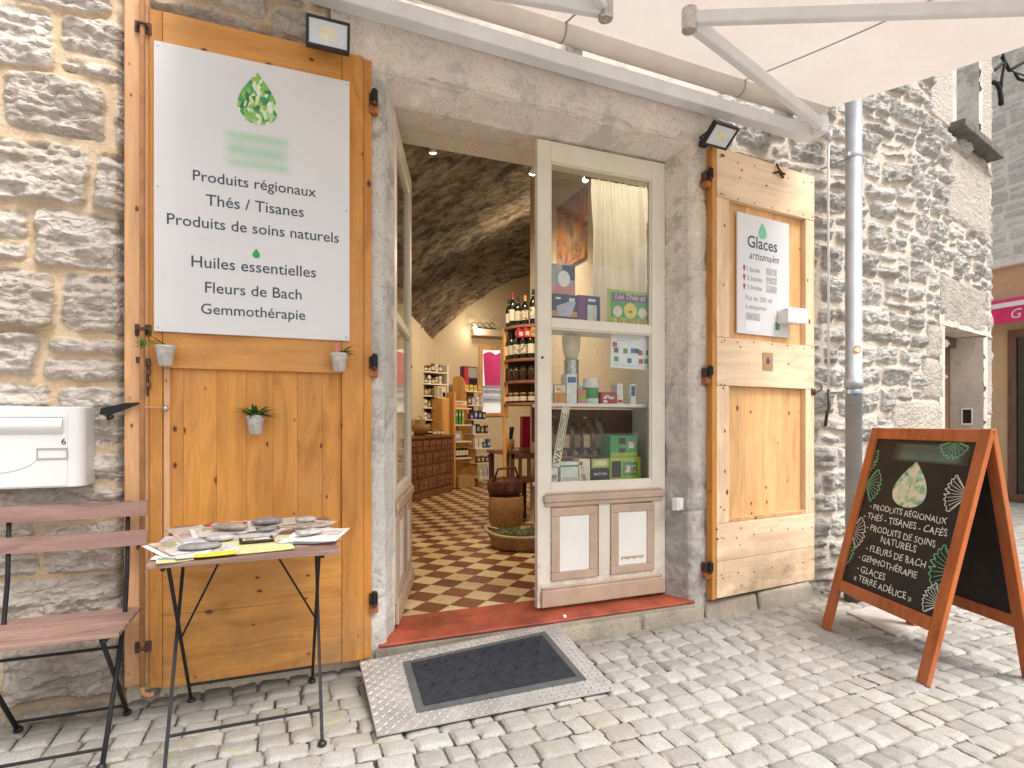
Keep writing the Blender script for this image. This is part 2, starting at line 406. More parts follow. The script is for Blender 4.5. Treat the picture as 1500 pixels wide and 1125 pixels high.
wood('board_frame', (.40,.110,.030), (.29,.070,.018), 'Z', scale=1.4, rough=.34, knots=False, island=.2, grain=.8)
wood('door_brown', (.17,.085,.05), (.09,.04,.022), 'Z', rough=.55, knots=False)

def cream_mat():
    t = NT('cream_paint'); p = t.obj()
    n = t.noise(3, 5, .65, p); f = t.noise(42, 5, .7, p)
    c = t.ramp(n, [(.3, (.66,.59,.47)), (.65, (.75,.695,.58))])
    c = t.mix(t.ramp(t.math('ADD', f, t.math('MULTIPLY', n, .4)), [(.82, 0.0), (.9, .55)]), c, (.42,.34,.25))
    zz = t.N('SeparateXYZ', {0: t.geo()}).outputs[2]
    c = t.mix(t.math('MULTIPLY', t.ramp(zz, [(.15, .8), (.42, 0.0)]), t.ramp(t.noise(14, 5, .7, p), [(.42, 0.0), (.6, 1.0)])), c, (.40,.34,.27))
    t.set(col=c, rough=.42, spec=.4); t.bump(t.noise(30, 4, .6, t.mapping(p, (1, 1, .15))), .12, .003)
cream_mat()
plain('taupe_paint', (.49,.36,.265), .45, .12, 5)
plain('panel_white', (.80,.77,.71), .4, .04, 4)
plain('red_paint', (.36,.075,.038), .5, .3, 6, bump=.3, bscale=30)
plain('white_metal', (.76,.75,.73), .35, .05, 3)
plain('awning_white', (.74,.74,.74), .38, .06, 5)
plain('mail_white', (.70,.69,.67), .36, .04, 3)
plain('mail_grey', (.36,.35,.34), .4, .05, 3)
plain('black_metal', (.020,.019,.020), .6, .2, 30, spec=.22)
plain('black_plastic', (.018,.018,.02), .38, .1, 20)
plain('iron_rust', (.10,.05,.032), .75, .5, 40, bump=.5)
plain('iron_orange', (.42,.15,.05), .7, .3, 40, bump=.4)
plain('rod_paint', (.50,.24,.11), .5, .2, 14)
plain('steel', (.55,.54,.52), .3, .15, 30, metal=.9)
plain('lamp_glass', (.62,.66,.70), .12, .05, 8, spec=.6)
plain('sign_white', (.70,.685,.69), .42, .02, 3)
plain('ink_slate', (.055,.075,.10), .5, .1, 20)
plain('ink_grey', (.30,.31,.33), .6, .1, 20)
plain('ink_black', (.02,.02,.022), .6, .1, 20)
plain('leaf_print', (.05,.38,.09), .5, .25, 60)
plain('chalk_white', (.78,.80,.72), .9, .15, 90)
plain('chalk_green', (.22,.60,.36), .9, .2, 90)
plain('paper_white', (.78,.78,.77), .6, .03, 8)
plain('slate_board', (.021,.017,.017), .55, .25, 4, spec=.3)
plain('soil', (.07,.045,.03), .9, .3, 60)
plain('pot_zinc', (.60,.59,.57), .42, .18, 35, bump=.2)
plain('leaf_green', (.055,.17,.035), .45, .4, 45)
plain('leaf_pale', (.14,.28,.05), .45, .4, 45)
plain('rubber', (.019,.021,.028), .7, .2, 20, bump=.3, bscale=300)
plain('rubber_rim', (.085,.088,.09), .7, .15, 30, bump=.3, bscale=300)
plain('pipe_grey', (.43,.445,.47), .42, .14, 5, metal=.2, bump=.1)
plain('cast_boot', (.11,.085,.075), .7, .3, 20, bump=.4)
plain('magenta_cloth', (.66,.03,.15), .7, .12, 8)
plain('slate_sill', (.15,.14,.12), .7, .3, 18, bump=.4)
plain('pebble_grey', (.27,.26,.25), .75, .25, 30, bump=.35, bscale=120)
plain('pebble_brown', (.36,.29,.23), .75, .3, 30, bump=.35, bscale=120)
plain('pebble_pale', (.50,.48,.44), .75, .25, 30, bump=.35, bscale=120)
def curtain_mat():
    t = NT('curtain_cloth'); p = t.obj(); c = t.ramp(t.noise(6, 4, .6, p), [(.3, (.80,.75,.64)), (.7, (.86,.82,.73))])
    d = t.N('BsdfDiffuse', {'Color': c}); tl = t.N('BsdfTranslucent', {'Color': c}); mx = t.N('MixShader', {0: .5})
    t.L(d.outputs[0], mx.inputs[1]); t.L(tl.outputs[0], mx.inputs[2]); t.L(mx.outputs[0], t.out.inputs[0])
curtain_mat()
plain('wicker', (.36,.20,.085), .75, .35, 70, bump=.8, bscale=90)
plain('leather', (.10,.035,.022), .45, .3, 20, bump=.3)
plain('lavender', (.20,.24,.12), .8, .5, 60)
plain('straw', (.58,.46,.26), .8, .25, 60)
plain('dark_glass', (.012,.016,.012), .12, .2, 12, spec=.7)
plain('cap_red', (.28,.03,.025), .4, .2, 20)
plain('cap_black', (.02,.018,.018), .4, .2, 20)
plain('label_cream', (.72,.67,.54), .6, .08, 30)
plain('jar_dark', (.055,.022,.014), .15, .5, 18, spec=.6)
plain('jar_amber', (.40,.17,.03), .15, .4, 18, spec=.6)
plain('lid_gold', (.55,.40,.16), .35, .15, 20, metal=.5)
for nm, c in dict(card_green=(.07,.30,.09), card_lime=(.36,.46,.05), card_black=(.02,.022,.02), card_white=(.74,.74,.70), card_blue=(.05,.13,.34),
                  card_red=(.48,.05,.06), card_yellow=(.72,.60,.06), card_purple=(.20,.04,.17), card_navy=(.035,.05,.11), card_orange=(.66,.28,.07),
                  card_pink=(.62,.22,.22), card_brown=(.20,.10,.05), card_grey=(.36,.36,.37), card_lilac=(.52,.50,.66), card_cream=(.74,.66,.46), card_kraft=(.42,.27,.12), card_pastel=(.66,.66,.33), card_sand=(.56,.50,.42), card_magenta=(.55,.02,.13)).items():
    plain(nm, c, .45, .12, 26)
plain('pouch_foil', (.16,.105,.05), .3, .5, 22, metal=.4, bump=.9, bscale=26)

def utility_mat():
    t = NT('cover_stone'); p = t.geo()
    n = t.noise(14, 5, .65, p); f = t.noise(120, 4, .7, p)
    t.set(col=t.mix(t.ramp(f, [(.35, .4), (.5, 0.0)]), t.ramp(n, [(.3, (.38,.33,.30)), (.7, (.52,.47,.43))]), (.22,.2,.18)), rough=.85)
    t.bump(f, .4, .004)
utility_mat()

def plate_mat():
    t = NT('checker_plate'); p = t.obj()
    n = t.noise(6, 5, .6, p); f = t.noise(160, 3, .6, p)
    t.set(col=t.ramp(t.math('ADD', t.math('MULTIPLY', n, .7), t.math('MULTIPLY', f, .3)), [(.3, (.40,.37,.355)), (.7, (.62,.60,.585))]), rough=t.ramp(n, [(.3, .32), (.7, .52)]), metal=.55)
plate_mat()
plain('tread_metal', (.72,.71,.70), .22, .1, 30, metal=.8)

def glass_mat():
    t = NT('window_glass')
    tr = t.N('BsdfTransparent', {'Color': (.96, .97, .96, 1)}); gl = t.N('BsdfGlossy', {'Roughness': .01, 'Color': (1, 1, 1, 1)})
    fr = t.N('Fresnel', {'IOR': 1.5}); mx = t.N('MixShader')
    t.L(t.math('MULTIPLY', fr.outputs[0], .5), mx.inputs[0]); t.L(tr.outputs[0], mx.inputs[1]); t.L(gl.outputs[0], mx.inputs[2]); t.L(mx.outputs[0], t.out.inputs[0])
glass_mat()

def canvas_mat():
    t = NT('awning_canvas'); p = t.obj()
    n = t.noise(2.5, 5, .6, p); f = t.noise(60, 4, .7, p)
    c = t.mix(t.ramp(f, [(.33, .25), (.47, 0.0)]), t.ramp(n, [(.3, (.61,.54,.475)), (.7, (.67,.605,.545))]), (.46,.39,.33))
    d = t.N('BsdfDiffuse', {'Color': c}); tl = t.N('BsdfTranslucent', {'Color': c}); mx = t.N('MixShader', {0: .38})
    t.L(d.outputs[0], mx.inputs[1]); t.L(tl.outputs[0], mx.inputs[2]); t.L(mx.outputs[0], t.out.inputs[0])
canvas_mat()
plain('roller_cloth', (.74,.67,.60), .8, .05, 5)
plain('canvas_seam', (.42,.36,.31), .8, .1, 20)

def tile_mat():
    t = NT('floor_tiles'); p = t.geo()
    q = t.mapping(p, (1/.165,)*3, rot=(0, 0, R(45)))
    s = t.N('SeparateXYZ', {0: q}); X, Y = s.outputs[0], s.outputs[1]
    fx, fy = t.math('FLOOR', X), t.math('FLOOR', Y)
    par = t.math('FLOORED_MODULO', t.math('ADD', fx, fy), 2.0)
    wn = t.N('TexWhiteNoise', {'Vector': t.N('CombineXYZ', {'X': fx, 'Y': fy}).outputs[0]}).outputs[0]
    n = t.noise(30, 4, .6, p)
    v = t.math('ADD', t.math('MULTIPLY', wn, .6), t.math('MULTIPLY', n, .4))
    cr = t.ramp(v, [(.2, (.54,.40,.20)), (.8, (.72,.58,.34))]); rd = t.ramp(v, [(.2, (.13,.036,.016)), (.8, (.23,.07,.032))])
    c = t.mix(par, rd, cr)
    ex = t.math('MINIMUM', t.math('FRACT', X), t.math('SUBTRACT', 1.0, t.math('FRACT', X)))
    ey = t.math('MINIMUM', t.math('FRACT', Y), t.math('SUBTRACT', 1.0, t.math('FRACT', Y)))
    e = t.math('MINIMUM', ex, ey)
    c = t.mix(t.ramp(e, [(.010, .8), (.022, 0.0)]), c, (.20,.14,.09))
    c = t.mix(t.ramp(t.noise(1.8, 5, .68, p), [(.5, 0.0), (.72, .45)]), c, (.20,.14,.085))
    t.set(col=c, rough=t.ramp(n, [(.3, .25), (.7, .45)]), spec=.4)
tile_mat()

def drop_mat():
    t = NT('drop_print'); p = t.obj()
    q = t.N('VectorMath', {0: p, 1: t.N('VectorMath', {0: t.N('TexNoise', {'Scale': 18.0, 'Vector': p}).outputs[1], 'Scale': .05}, operation='SCALE').outputs[0]}, operation='ADD').outputs[0]
    v = t.N('TexVoronoi', {'Scale': 62.0, 'Vector': t.mapping(q, (1, 1, .55))})
    s = t.N('SeparateColor', {0: v.outputs['Color']}).outputs[0]
    n = t.noise(9, 4, .6, p)
    c = t.ramp(t.math('ADD', t.math('MULTIPLY', s, .55), t.math('MULTIPLY', n, .5)), [(.24, (.02,.13,.05)), (.36, (.05,.34,.12)), (.47, (.30,.50,.08)), (.56, (.16,.47,.27)), (.66, (.62,.70,.30)), (.78, (.72,.80,.72))])
    t.set(col=c, rough=.5)
drop_mat()
def drop_chalk():
    t = NT('drop_chalk'); p = t.obj()
    v = t.N('TexVoronoi', {'Scale': 38.0, 'Vector': p}); s = t.N('SeparateColor', {0: v.outputs['Color']}).outputs[0]
    n = t.noise(14, 4, .6, p)
    c = t.ramp(t.math('ADD', t.math('MULTIPLY', s, .5), t.math('MULTIPLY', n, .55)), [(.25, (.12,.36,.20)), (.38, (.33,.55,.30)), (.5, (.62,.66,.50)), (.62, (.74,.66,.42)), (.78, (.74,.70,.66))])
    t.set(col=c, rough=.85)
drop_chalk()

def smear_mat(name, base, tint, cx, cz, hw, hh, bands):
    """a soft faded print on a board (its own shape, in the board's object space)"""
    t = NT(name); p = t.obj(); s = t.N('SeparateXYZ', {0: p}); n = t.noise(14, 3, .5, p)
    ax = t.math('DIVIDE', t.math('ABSOLUTE', t.math('SUBTRACT', s.outputs[0], cx)), hw)
    az = t.math('DIVIDE', t.math('ABSOLUTE', t.math('SUBTRACT', s.outputs[2], cz)), hh)
    f = t.math('MULTIPLY', t.ramp(ax, [(.62, 1.0), (.98, 0.0)], 'EASE'), t.ramp(az, [(.55, 1.0), (.98, 0.0)], 'EASE'))
    wv = t.math('ADD', .8, t.math('MULTIPLY', t.math('SINE', t.math('MULTIPLY', s.outputs[2], bands)), .22))
    f = t.math('MULTIPLY', t.math('MULTIPLY', f, wv), t.ramp(n, [(.3, .75), (.7, 1.0)]))
    t.set(col=t.mix(f, base, tint), rough=.42)
smear_mat('faded_print', (.70,.685,.69), (.40,.60,.42), 0, .087, .155, .10, 95)
smear_mat('chalk_smear', (.021,.017,.017), (.10,.17,.14), 0, .05, .24, .055, 70)

def paint_mat():
    t = NT('flower_painting'); p = t.obj()
    n = t.noise(4, 5, .65, p, dist=1.5)
    c = t.ramp(n, [(.3, (.05,.035,.025)), (.42, (.26,.13,.07)), (.5, (.40,.26,.16)), (.58, (.62,.17,.04)), (.68, (.70,.34,.06)), (.8, (.30,.34,.12))])
    t.set(col=c, rough=.5)
paint_mat()

def emit(name, col, st):
    t = NT(name); e = t.N('Emission', {'Color': (*col, 1), 'Strength': st}); t.L(e.outputs[0], t.out.inputs[0])
emit('bulb', (1, .86, .62), 14.0)

def print_mat(name, k, stops):
    t = NT(name); p = t.obj(); rd = t.N('ObjectInfo').outputs['Random']
    q = t.N('VectorMath', {0: p, 1: t.N('CombineXYZ', {'X': t.math('MULTIPLY', rd, 9.0), 'Y': t.math('MULTIPLY', rd, 5.0)}).outputs[0]}, operation='ADD').outputs[0]
    v = t.N('TexVoronoi', {'Scale': k, 'Vector': q, 'Randomness': .8}, distance='CHEBYCHEV'); s = t.N('SeparateColor', {0: v.outputs['Color']})
    c = t.ramp(t.math('FRACT', t.math('ADD', s.outputs[0], rd)), stops, 'CONSTANT')
    ln = t.math('SINE', t.math('MULTIPLY', t.math('ADD', t.N('SeparateXYZ', {0: p}).outputs[1], t.N('SeparateXYZ', {0: p}).outputs[2]), 1100.0))
    txt = t.math('MULTIPLY', t.math('GREATER_THAN', ln, .2), t.math('MULTIPLY', t.math('GREATER_THAN', s.outputs[1], .5), t.math('GREATER_THAN', t.noise(130, 2, .5, p), .5)))
    c = t.mix(t.math('MULTIPLY', txt, .6), c, (.06, .06, .07))
    t.set(col=t.mix(.25, c, t.ramp(t.noise(40, 4, .6, p), [(.3, (.25,.2,.15)), (.7, (.75,.7,.62))])), rough=.4)
print_mat('print_page', 17, [(0, (.74,.74,.72)), (.34, (.60,.63,.70)), (.48, (.70,.62,.50)), (.58, (.36,.22,.13)), (.66, (.74,.72,.70)), (.80, (.30,.36,.20)), (.86, (.62,.36,.28)), (.93, (.10,.09,.10))])
print_mat('print_label', 46, [(0, (.74,.70,.58)), (.4, (.66,.60,.44)), (.55, (.40,.16,.08)), (.65, (.72,.70,.64)), (.8, (.15,.22,.10)), (.9, (.07,.06,.06))])

print_mat('price_print', 70, [(0, (.42,.42,.46)), (.4, (.52,.52,.56)), (.7, (.36,.36,.40))])

# ---------------------------------------------------------------- numpy relief
def _hash(ix, iy, seed):
    h = (ix.astype(np.int64)*374761393 + iy.astype(np.int64)*668265263 + seed*974634777) & 0xffffffff
    h = ((h ^ (h >> 13))*1274126177) & 0xffffffff
    return ((h ^ (h >> 16)) & 0xffff)/65535.0
def vn(x, y, seed=0):
    ix, iy = np.floor(x), np.floor(y); fx, fy = x-ix, y-iy
    fx = fx*fx*(3-2*fx); fy = fy*fy*(3-2*fy)
    a, b = _hash(ix, iy, seed), _hash(ix+1, iy, seed); c, d = _hash(ix, iy+1, seed), _hash(ix+1, iy+1, seed)
    return (a*(1-fx)+b*fx)*(1-fy) + (c*(1-fx)+d*fx)*fy
def fbm(x, y, o=4, seed=0, g=.5):
    s = 0; a = 1; t = 0
    for i in range(o):
        s = s + a*vn(x, y, seed+i*17); t += a; a *= g; x = x*2.03+3.1; y = y*2.03+1.7
    return s/t
def ridged(x, y, o=4, seed=0):
    s = 0; a = 1; t = 0
    for i in range(o):
        s = s + a*(1-np.abs(2*vn(x, y, seed+i*13)-1)); t += a; a *= .55; x = x*2.1+1.3; y = y*2.1+5.7
    return s/t
def sm(e0, e1, x):
    t = np.clip((x-e0)/(e1-e0), 0, 1); return t*t*(3-2*t)

def rubble(U, V, hr, wr, gap, seed, relief, rough, split=.25, dressed=(), warp=.03, rnd=.03):
    """height and lay channels of a coursed rubble wall on the grid U, V"""
    rg = np.random.RandomState(seed)
    w1 = fbm(U*3.1, V*3.1, 3, seed+1)-.5; w2 = fbm(U*3.3+9, V*3.3, 3, seed+2)-.5
    w3 = fbm(U*17, V*17, 3, seed+31)-.5; w4 = fbm(U*17+5, V*17, 3, seed+32)-.5
    Uw = U + warp*2.4*w1 + .022*w3; Vw = V + warp*1.8*w2 + .02*w4 + .03*(vn(U*.8, V*.4, seed+3)-.5)
    v0, v1 = V.min()-.4, V.max()+.4; u0, u1 = U.min()-.8, U.max()+.8
    vb = [v0]
    while vb[-1] < v1: vb.append(vb[-1] + rg.uniform(*hr))
    D = np.full(U.shape, -1.0); G = np.zeros(U.shape); TX = np.zeros(U.shape); RL = np.ones(U.shape)
    for r in range(len(vb)-1):
        rowm = (Vw >= vb[r]) & (Vw < vb[r+1])
        if not rowm.any(): continue
        ub = [u0 - rg.uniform(0, wr[1])]
        while ub[-1] < u1: ub.append(ub[-1] + rg.uniform(*wr))
        ub = np.array(ub); n = len(ub)
        g = rg.rand(n, 2); tl = rg.uniform(-1, 1, (n, 2, 2)); rl = rg.uniform(.55, 1.25, (n, 2)); spl = rg.rand(n) < split
        fr = rg.uniform(.38, .62, n); ins = rg.uniform(.35, 1.7, (n, 2, 4))*gap
        uu, vv = Uw[rowm], Vw[rowm]
        k = np.clip(np.searchsorted(ub, uu)-1, 0, n-2)
        lo, hi = np.full(uu.shape, vb[r]), np.full(uu.shape, vb[r+1]); md = lo + (hi-lo)*fr[k]
        top = spl[k] & (vv > md); bot = spl[k] & ~(vv > md); j = top.astype(int)
        lo = np.where(top, md, lo); hi = np.where(bot, md, hi)
        dx = np.minimum(uu-ub[k]-ins[k, j, 0], ub[k+1]-ins[k, j, 1]-uu); dy = np.minimum(vv-lo-ins[k, j, 2], hi-ins[k, j, 3]-vv)
        d = np.minimum(dx, dy); rr = rnd
        cor = (dx < rr) & (dy < rr); d = np.where(cor, rr-np.hypot(rr-dx, rr-dy), d)
        D[rowm] = d; G[rowm] = g[k, j]; RL[rowm] = rl[k, j]
        TX[rowm] = tl[k, j, 0]*(uu-.5*(ub[k]+ub[k+1]))*.10 + tl[k, j, 1]*(vv-.5*(lo+hi))*.22
    B = np.zeros(U.shape)
    for (a, b, c, d_) in dressed:
        ins_ = (U > a) & (U < b) & (V > c) & (V < d_)
        dd = np.minimum(np.minimum(U-a, b-U), np.minimum(V-c, d_-V)) - .006 + .012*w3
        D = np.where(ins_, dd, D); G = np.where(ins_, rg.rand(), G); TX = np.where(ins_, 0, TX); RL = np.where(ins_, .75, RL); B = np.where(ins_, 1.0, B)
    m = sm(-.004, .012, D)
    body = relief*RL*(1-np.exp(-np.clip(D, 0, 1)/.022))
    lay_ = ridged(U*5, V*16, 4, seed+5); pit = fbm(U*34, V*46, 4, seed+6); ch = fbm(U*11, V*15, 4, seed+7)
    rgh = (1-.8*B)
    H = m*(body + TX*rgh + rough*rgh*((lay_-.55)*1.5 + (ch-.5)*1.8 + (pit-.5)*.8)) + (1-m)*(.006*(fbm(U*20, V*20, 4, seed+8)-.5) + .012*(fbm(U*4, V*4, 2, seed+9)-.5))
    H += .002*(pit-.5)
    return H, m, G, B

def relief_mesh(name, P, lay, mat, parent=None, cut=None, kind=None):
    """P: (ny, nx, 3) points, lay: (ny, nx, 4) channels"""
    ny, nx = P.shape[:2]
    idx = np.arange(ny*nx).reshape(ny, nx)
    q = np.stack([idx[:-1, :-1], idx[:-1, 1:], idx[1:, 1:], idx[1:, :-1]], -1).reshape(-1, 4)
    if cut is not None: q = q[~cut.reshape(-1)]
    me = bpy.data.meshes.new(name)
    me.vertices.add(ny*nx); me.vertices.foreach_set('co', P.astype(np.float32).reshape(-1))
    me.loops.add(q.size); me.loops.foreach_set('vertex_index', q.astype(np.int32).reshape(-1))
    me.polygons.add(len(q)); me.polygons.foreach_set('loop_start', np.arange(0, q.size, 4, dtype=np.int32))
    at = me.color_attributes.new('lay', 'FLOAT_COLOR', 'POINT'); at.data.foreach_set('color', lay.astype(np.float32).reshape(-1))
    me.update(calc_edges=True); me.validate()
    me.polygons.foreach_set('use_smooth', np.ones(len(me.polygons), dtype=bool))
    me.materials.append(M_[mat])
    o = bpy.data.objects.new(name, me); COL.objects.link(o)
    if parent is not None: o.parent = parent; o.location = -Vector(parent.location)
    if kind: o['kind'] = kind
    return o

# ---------------------------------------------------------------- street
def street_part(x0, x1, y0, y1, res, fade=0.0):
    xs = np.arange(x0, x1+res, res); ys = np.arange(y0, y1+res, res)
    X, Y = np.meshgrid(xs, ys)
    rg = np.random.RandomState(5)
    Xw = X + .05*(fbm(X*1.3, Y*1.3, 2, 71)-.5) + .011*(fbm(X*19, Y*19, 2, 72)-.5)
    Yw = Y + .16*(fbm(X*.7, Y*.7, 2, 73)-.5) + .011*(fbm(X*19+7, Y*19, 2, 74)-.5)
    rows = np.floor(Yw/.106).astype(int); fy = Yw/.106-rows
    D = np.zeros(X.shape); G = np.zeros(X.shape); TX = np.zeros(X.shape); HL = np.zeros(X.shape)
    for r in range(rows.min(), rows.max()+1):
        mk = rows == r
        if not mk.any(): continue
        rg = np.random.RandomState(1000+r)
        ub = [-6.0 - rg.uniform(0, .15)]
        while ub[-1] < 14: ub.append(ub[-1]+rg.uniform(.088, .15))
        ub = np.array(ub); n = len(ub); g = rg.rand(n); ga = rg.uniform(.0008, .0062, (n, 4)); tl = rg.uniform(-1, 1, (n, 2)); hl = rg.uniform(-.004, .003, n)
        u = Xw[mk]; k = np.clip(np.searchsorted(ub, u)-1, 0, n-2); f = fy[mk]*.106
        dx = np.minimum(u-ub[k]-ga[k, 0], ub[k+1]-ga[k, 1]-u); dy = np.minimum(f-ga[k, 2]*.35, .106-ga[k, 3]*.35-f)
        rr = .010; d = np.minimum(dx, dy); cor = (dx < rr) & (dy < rr); d = np.where(cor, rr-np.hypot(rr-dx, rr-dy), d)
        D[mk] = d; G[mk] = g[k]; TX[mk] = tl[k, 0]*(u-.5*(ub[k]+ub[k+1]))*.06+tl[k, 1]*(f-.053)*.09; HL[mk] = hl[k]
    m = sm(-.002, .005, D)
    fill = fbm(X*1.6, Y*1.6, 3, 77)                       # joints fuller of grit in places
    H = m*(.008*(1-np.exp(-np.clip(D, 0, 1)/.010)) + TX + HL*.8 + .005*(fbm(X*24, Y*24, 4, 75)-.5) + .003*(fbm(X*70, Y*70, 3, 76)-.5)) + (1-m)*(-.016+.014*sm(.46, .70, fill))
    H -= .010
    # a flat stone utility cover lies flush in the setts
    return X, Y, H, m, G
def street():
    out = []
    X, Y, H, m, G = street_part(-1.5, 4.7, -2.35, .12, .0095)
    lay = np.stack([m, G, np.clip(sm(-.34, .02, Y)*1.5*fbm(X*3, Y*5, 4, 79)-.15, 0, 1)*(X < 4.7), np.zeros_like(m)], -1)
    relief_mesh('street', np.stack([X, Y, H], -1), lay, 'cobbles', kind='structure')
    X, Y, H, m, G = street_part(4.7, 10.6, -3.2, 4.0, .024)
    lay = np.stack([m, G, np.clip(sm(-.34, .02, Y)*1.5*fbm(X*3, Y*5, 4, 79)-.15, 0, 1)*(X < 4.7), np.zeros_like(m)], -1)
    relief_mesh('street', np.stack([X, Y, H], -1), lay, 'cobbles', kind='structure')
    X, Y, H, m, G = street_part(-5.5, -1.5, -3.2, .12, .022)
    relief_mesh('street', np.stack([X, Y, H], -1), np.stack([m, G, m*0, m*0], -1), 'cobbles', kind='structure')
    # the street goes on beyond the part seen from here
    t = NT('far_setts'); p = t.geo()
    br = t.N('TexBrick', {'Vector': p, 'Scale': 1.0, 'Color1': (.46,.44,.41,1), 'Color2': (.38,.36,.33,1), 'Mortar': (.15,.13,.11,1), 'Mortar Size': .006, 'Brick Width': .14, 'Row Height': .118})
    t.set(col=t.mix(t.ramp(t.noise(60, 4, .7, p), [(.35, .5), (.55, 0.0)]), br.outputs[0], (.25,.24,.22)), rough=.85)
    o = MB().add([(-60,-60,-.035), (60,-60,-.035), (60,60,-.035), (-60,60,-.035)], [(0,1,2,3)]).build('ground', 'far_setts', origin=False)
    o['kind'] = 'structure'
street()

# ---------------------------------------------------------------- the stone building and its wall
bld = thing('stone_building', 'old rubble stone shop building with plastered lintel, red doorstep and arched cellar-like room', 'building')
def left_wall():
    res = .0062
    us = np.arange(-1.9, .44+res, res); vs = np.arange(-.06, 4.1, res)
    U, V = np.meshgrid(us, vs)
    H, m, G, B = rubble(U, V, (.19, .285), (.36, .62), .0125, 27, .024, .034, split=.2, warp=.030, rnd=.035)
    stain = sm(1.05, .35, V + .35*(fbm(U*2, V*2, 3, 91)-.5))
    H = H*sm(.44, .36, U)
    push = .075*sm(-.655, -.60, U)*sm(3.05, 2.98, V)
    P = np.stack([U, .012 - H + push, V], -1)
    relief_mesh('stone_wall', P, np.stack([m, G, B, stain*.9], -1), 'rubble_warm', bld)
    us = np.arange(-5.5, -1.89, .016); vs = np.arange(-.06, 4.1, .014); U, V = np.meshgrid(us, vs)
    H, m, G, B = rubble(U, V, (.19, .285), (.36, .62), .0125, 28, .024, .034, split=.2, warp=.030, rnd=.035)
    relief_mesh('stone_wall', np.stack([U, .012-H, V], -1), np.stack([m, G, B, .9*sm(1.05, .35, V)], -1), 'rubble_warm', bld)
left_wall()
def upper_wall():
    res = .012
    us = np.arange(.44, 2.46, res); vs = np.arange(3.02, 4.1, res)
    U, V = np.meshgrid(us, vs)
    H, m, G, B = rubble(U, V, (.12, .2), (.2, .4), .016, 29, .03, .02)
    m = m*0; H = H*.25
    relief_mesh('stone_wall', np.stack([U, .012-H, V], -1), np.stack([m, G, B+1, B], -1), 'rubble_grey', bld)
upper_wall()

WALLX = np.array([2.40, 2.62, 3.45, 4.30, 4.67, 5.159, 6.113, 6.403, 6.56, 6.62, 6.75])
WALLY = np.array([.055, .10, .125, .13, .16, .282, .521, .594, .72, 1.0, 3.6])
_seg = np.hypot(np.diff(WALLX), np.diff(WALLY)); WALLU = np.concatenate([[0], np.cumsum(_seg)])
U0 = WALLU[4]                                              # where the wall turns
def wall_xy(u): return np.interp(u, WALLU, WALLX), np.interp(u, WALLU, WALLY)
def right_wall():
    res = .0095
    us = np.arange(0, WALLU[-1]-1.2, res); vs = np.arange(-.06, 5.6, res)
    U, V = np.meshgrid(us, vs)
    dr = []
    rg = random.Random(4)
    z = .0
    for i, h in enumerate((.36, .30, .42, .31, .34, .29)):   # quoins left of the side door
        w = (.52, .78, .40, .86, .44, .34)[i]
        dr.append((U0+.5-w, U0+.5, z, z+h)); z += h
    z = .0
    for i, h in enumerate((.62, .66, .74)):
        dr.append((U0+1.49, U0+1.49+(.30, .29, .31)[i], z, z+h)); z += h
    dr += [(U0+.45, U0+1.62, 2.022, 2.46)]                 # lintel of the side door
    dr += [(U0+.62, U0+1.74, 2.95, 3.58)]
    H, m, G, B = rubble(U, V, (.12, .22), (.16, .42), .0135, 44, .030, .032, split=.22, dressed=dr, warp=.042, rnd=.030)
    s = U - U0
    # white painted surround of the upper window
    H = H*(1-.6*sm(1.50, 1.62, s))
    wh = ((s > .22) & (s < .775) & (V > 3.72)) | ((s > 1.354) & (s < 1.72) & (V > 3.72))
    H = H*(1-.85*sm(1.12, 1.06, U)*sm(2.98, 2.93, V))
    x, y = wall_xy(U)
    e = .05; xa, ya = wall_xy(np.clip(U-e, 0, 99)); xb, yb = wall_xy(np.clip(U+e, 0, WALLU[-1]))
    nx, ny = (yb-ya), -(xb-xa); ln = np.hypot(nx, ny); nx /= ln; ny /= ln
    H = np.where(wh, .02, H); m = np.where(wh, 1, m); B = np.where(wh, 1, B); G = np.where(wh, 1.6, G)
    stain = sm(.55, .1, V + .3*(fbm(U*2, V*2, 3, 92)-.5))*.6 + .35*sm(.62, .75, fbm(U*.9, V*1.6, 3, 93))
    P = np.stack([x+nx*H, y+ny*H, V], -1)
    uc, vc = s[:-1, :-1]+res/2, V[:-1, :-1]+res/2
    cut = ((uc > .504) & (uc < 1.487) & (vc < 2.022)) | ((uc > .775) & (uc < 1.354) & (vc > 3.76) & (vc < 5.2))
    relief_mesh('stone_wall', P, np.stack([m, G, B, np.clip(stain, 0, 1)], -1), 'rubble_grey', bld, cut)
right_wall()

def pt_wall(s, d=0.0):
    """point on the turned stretch of wall, s along it, d outward"""
    x, y = 4.67+.97*s, .16+.2433*s
    return x+.2433*d, y-.97*d

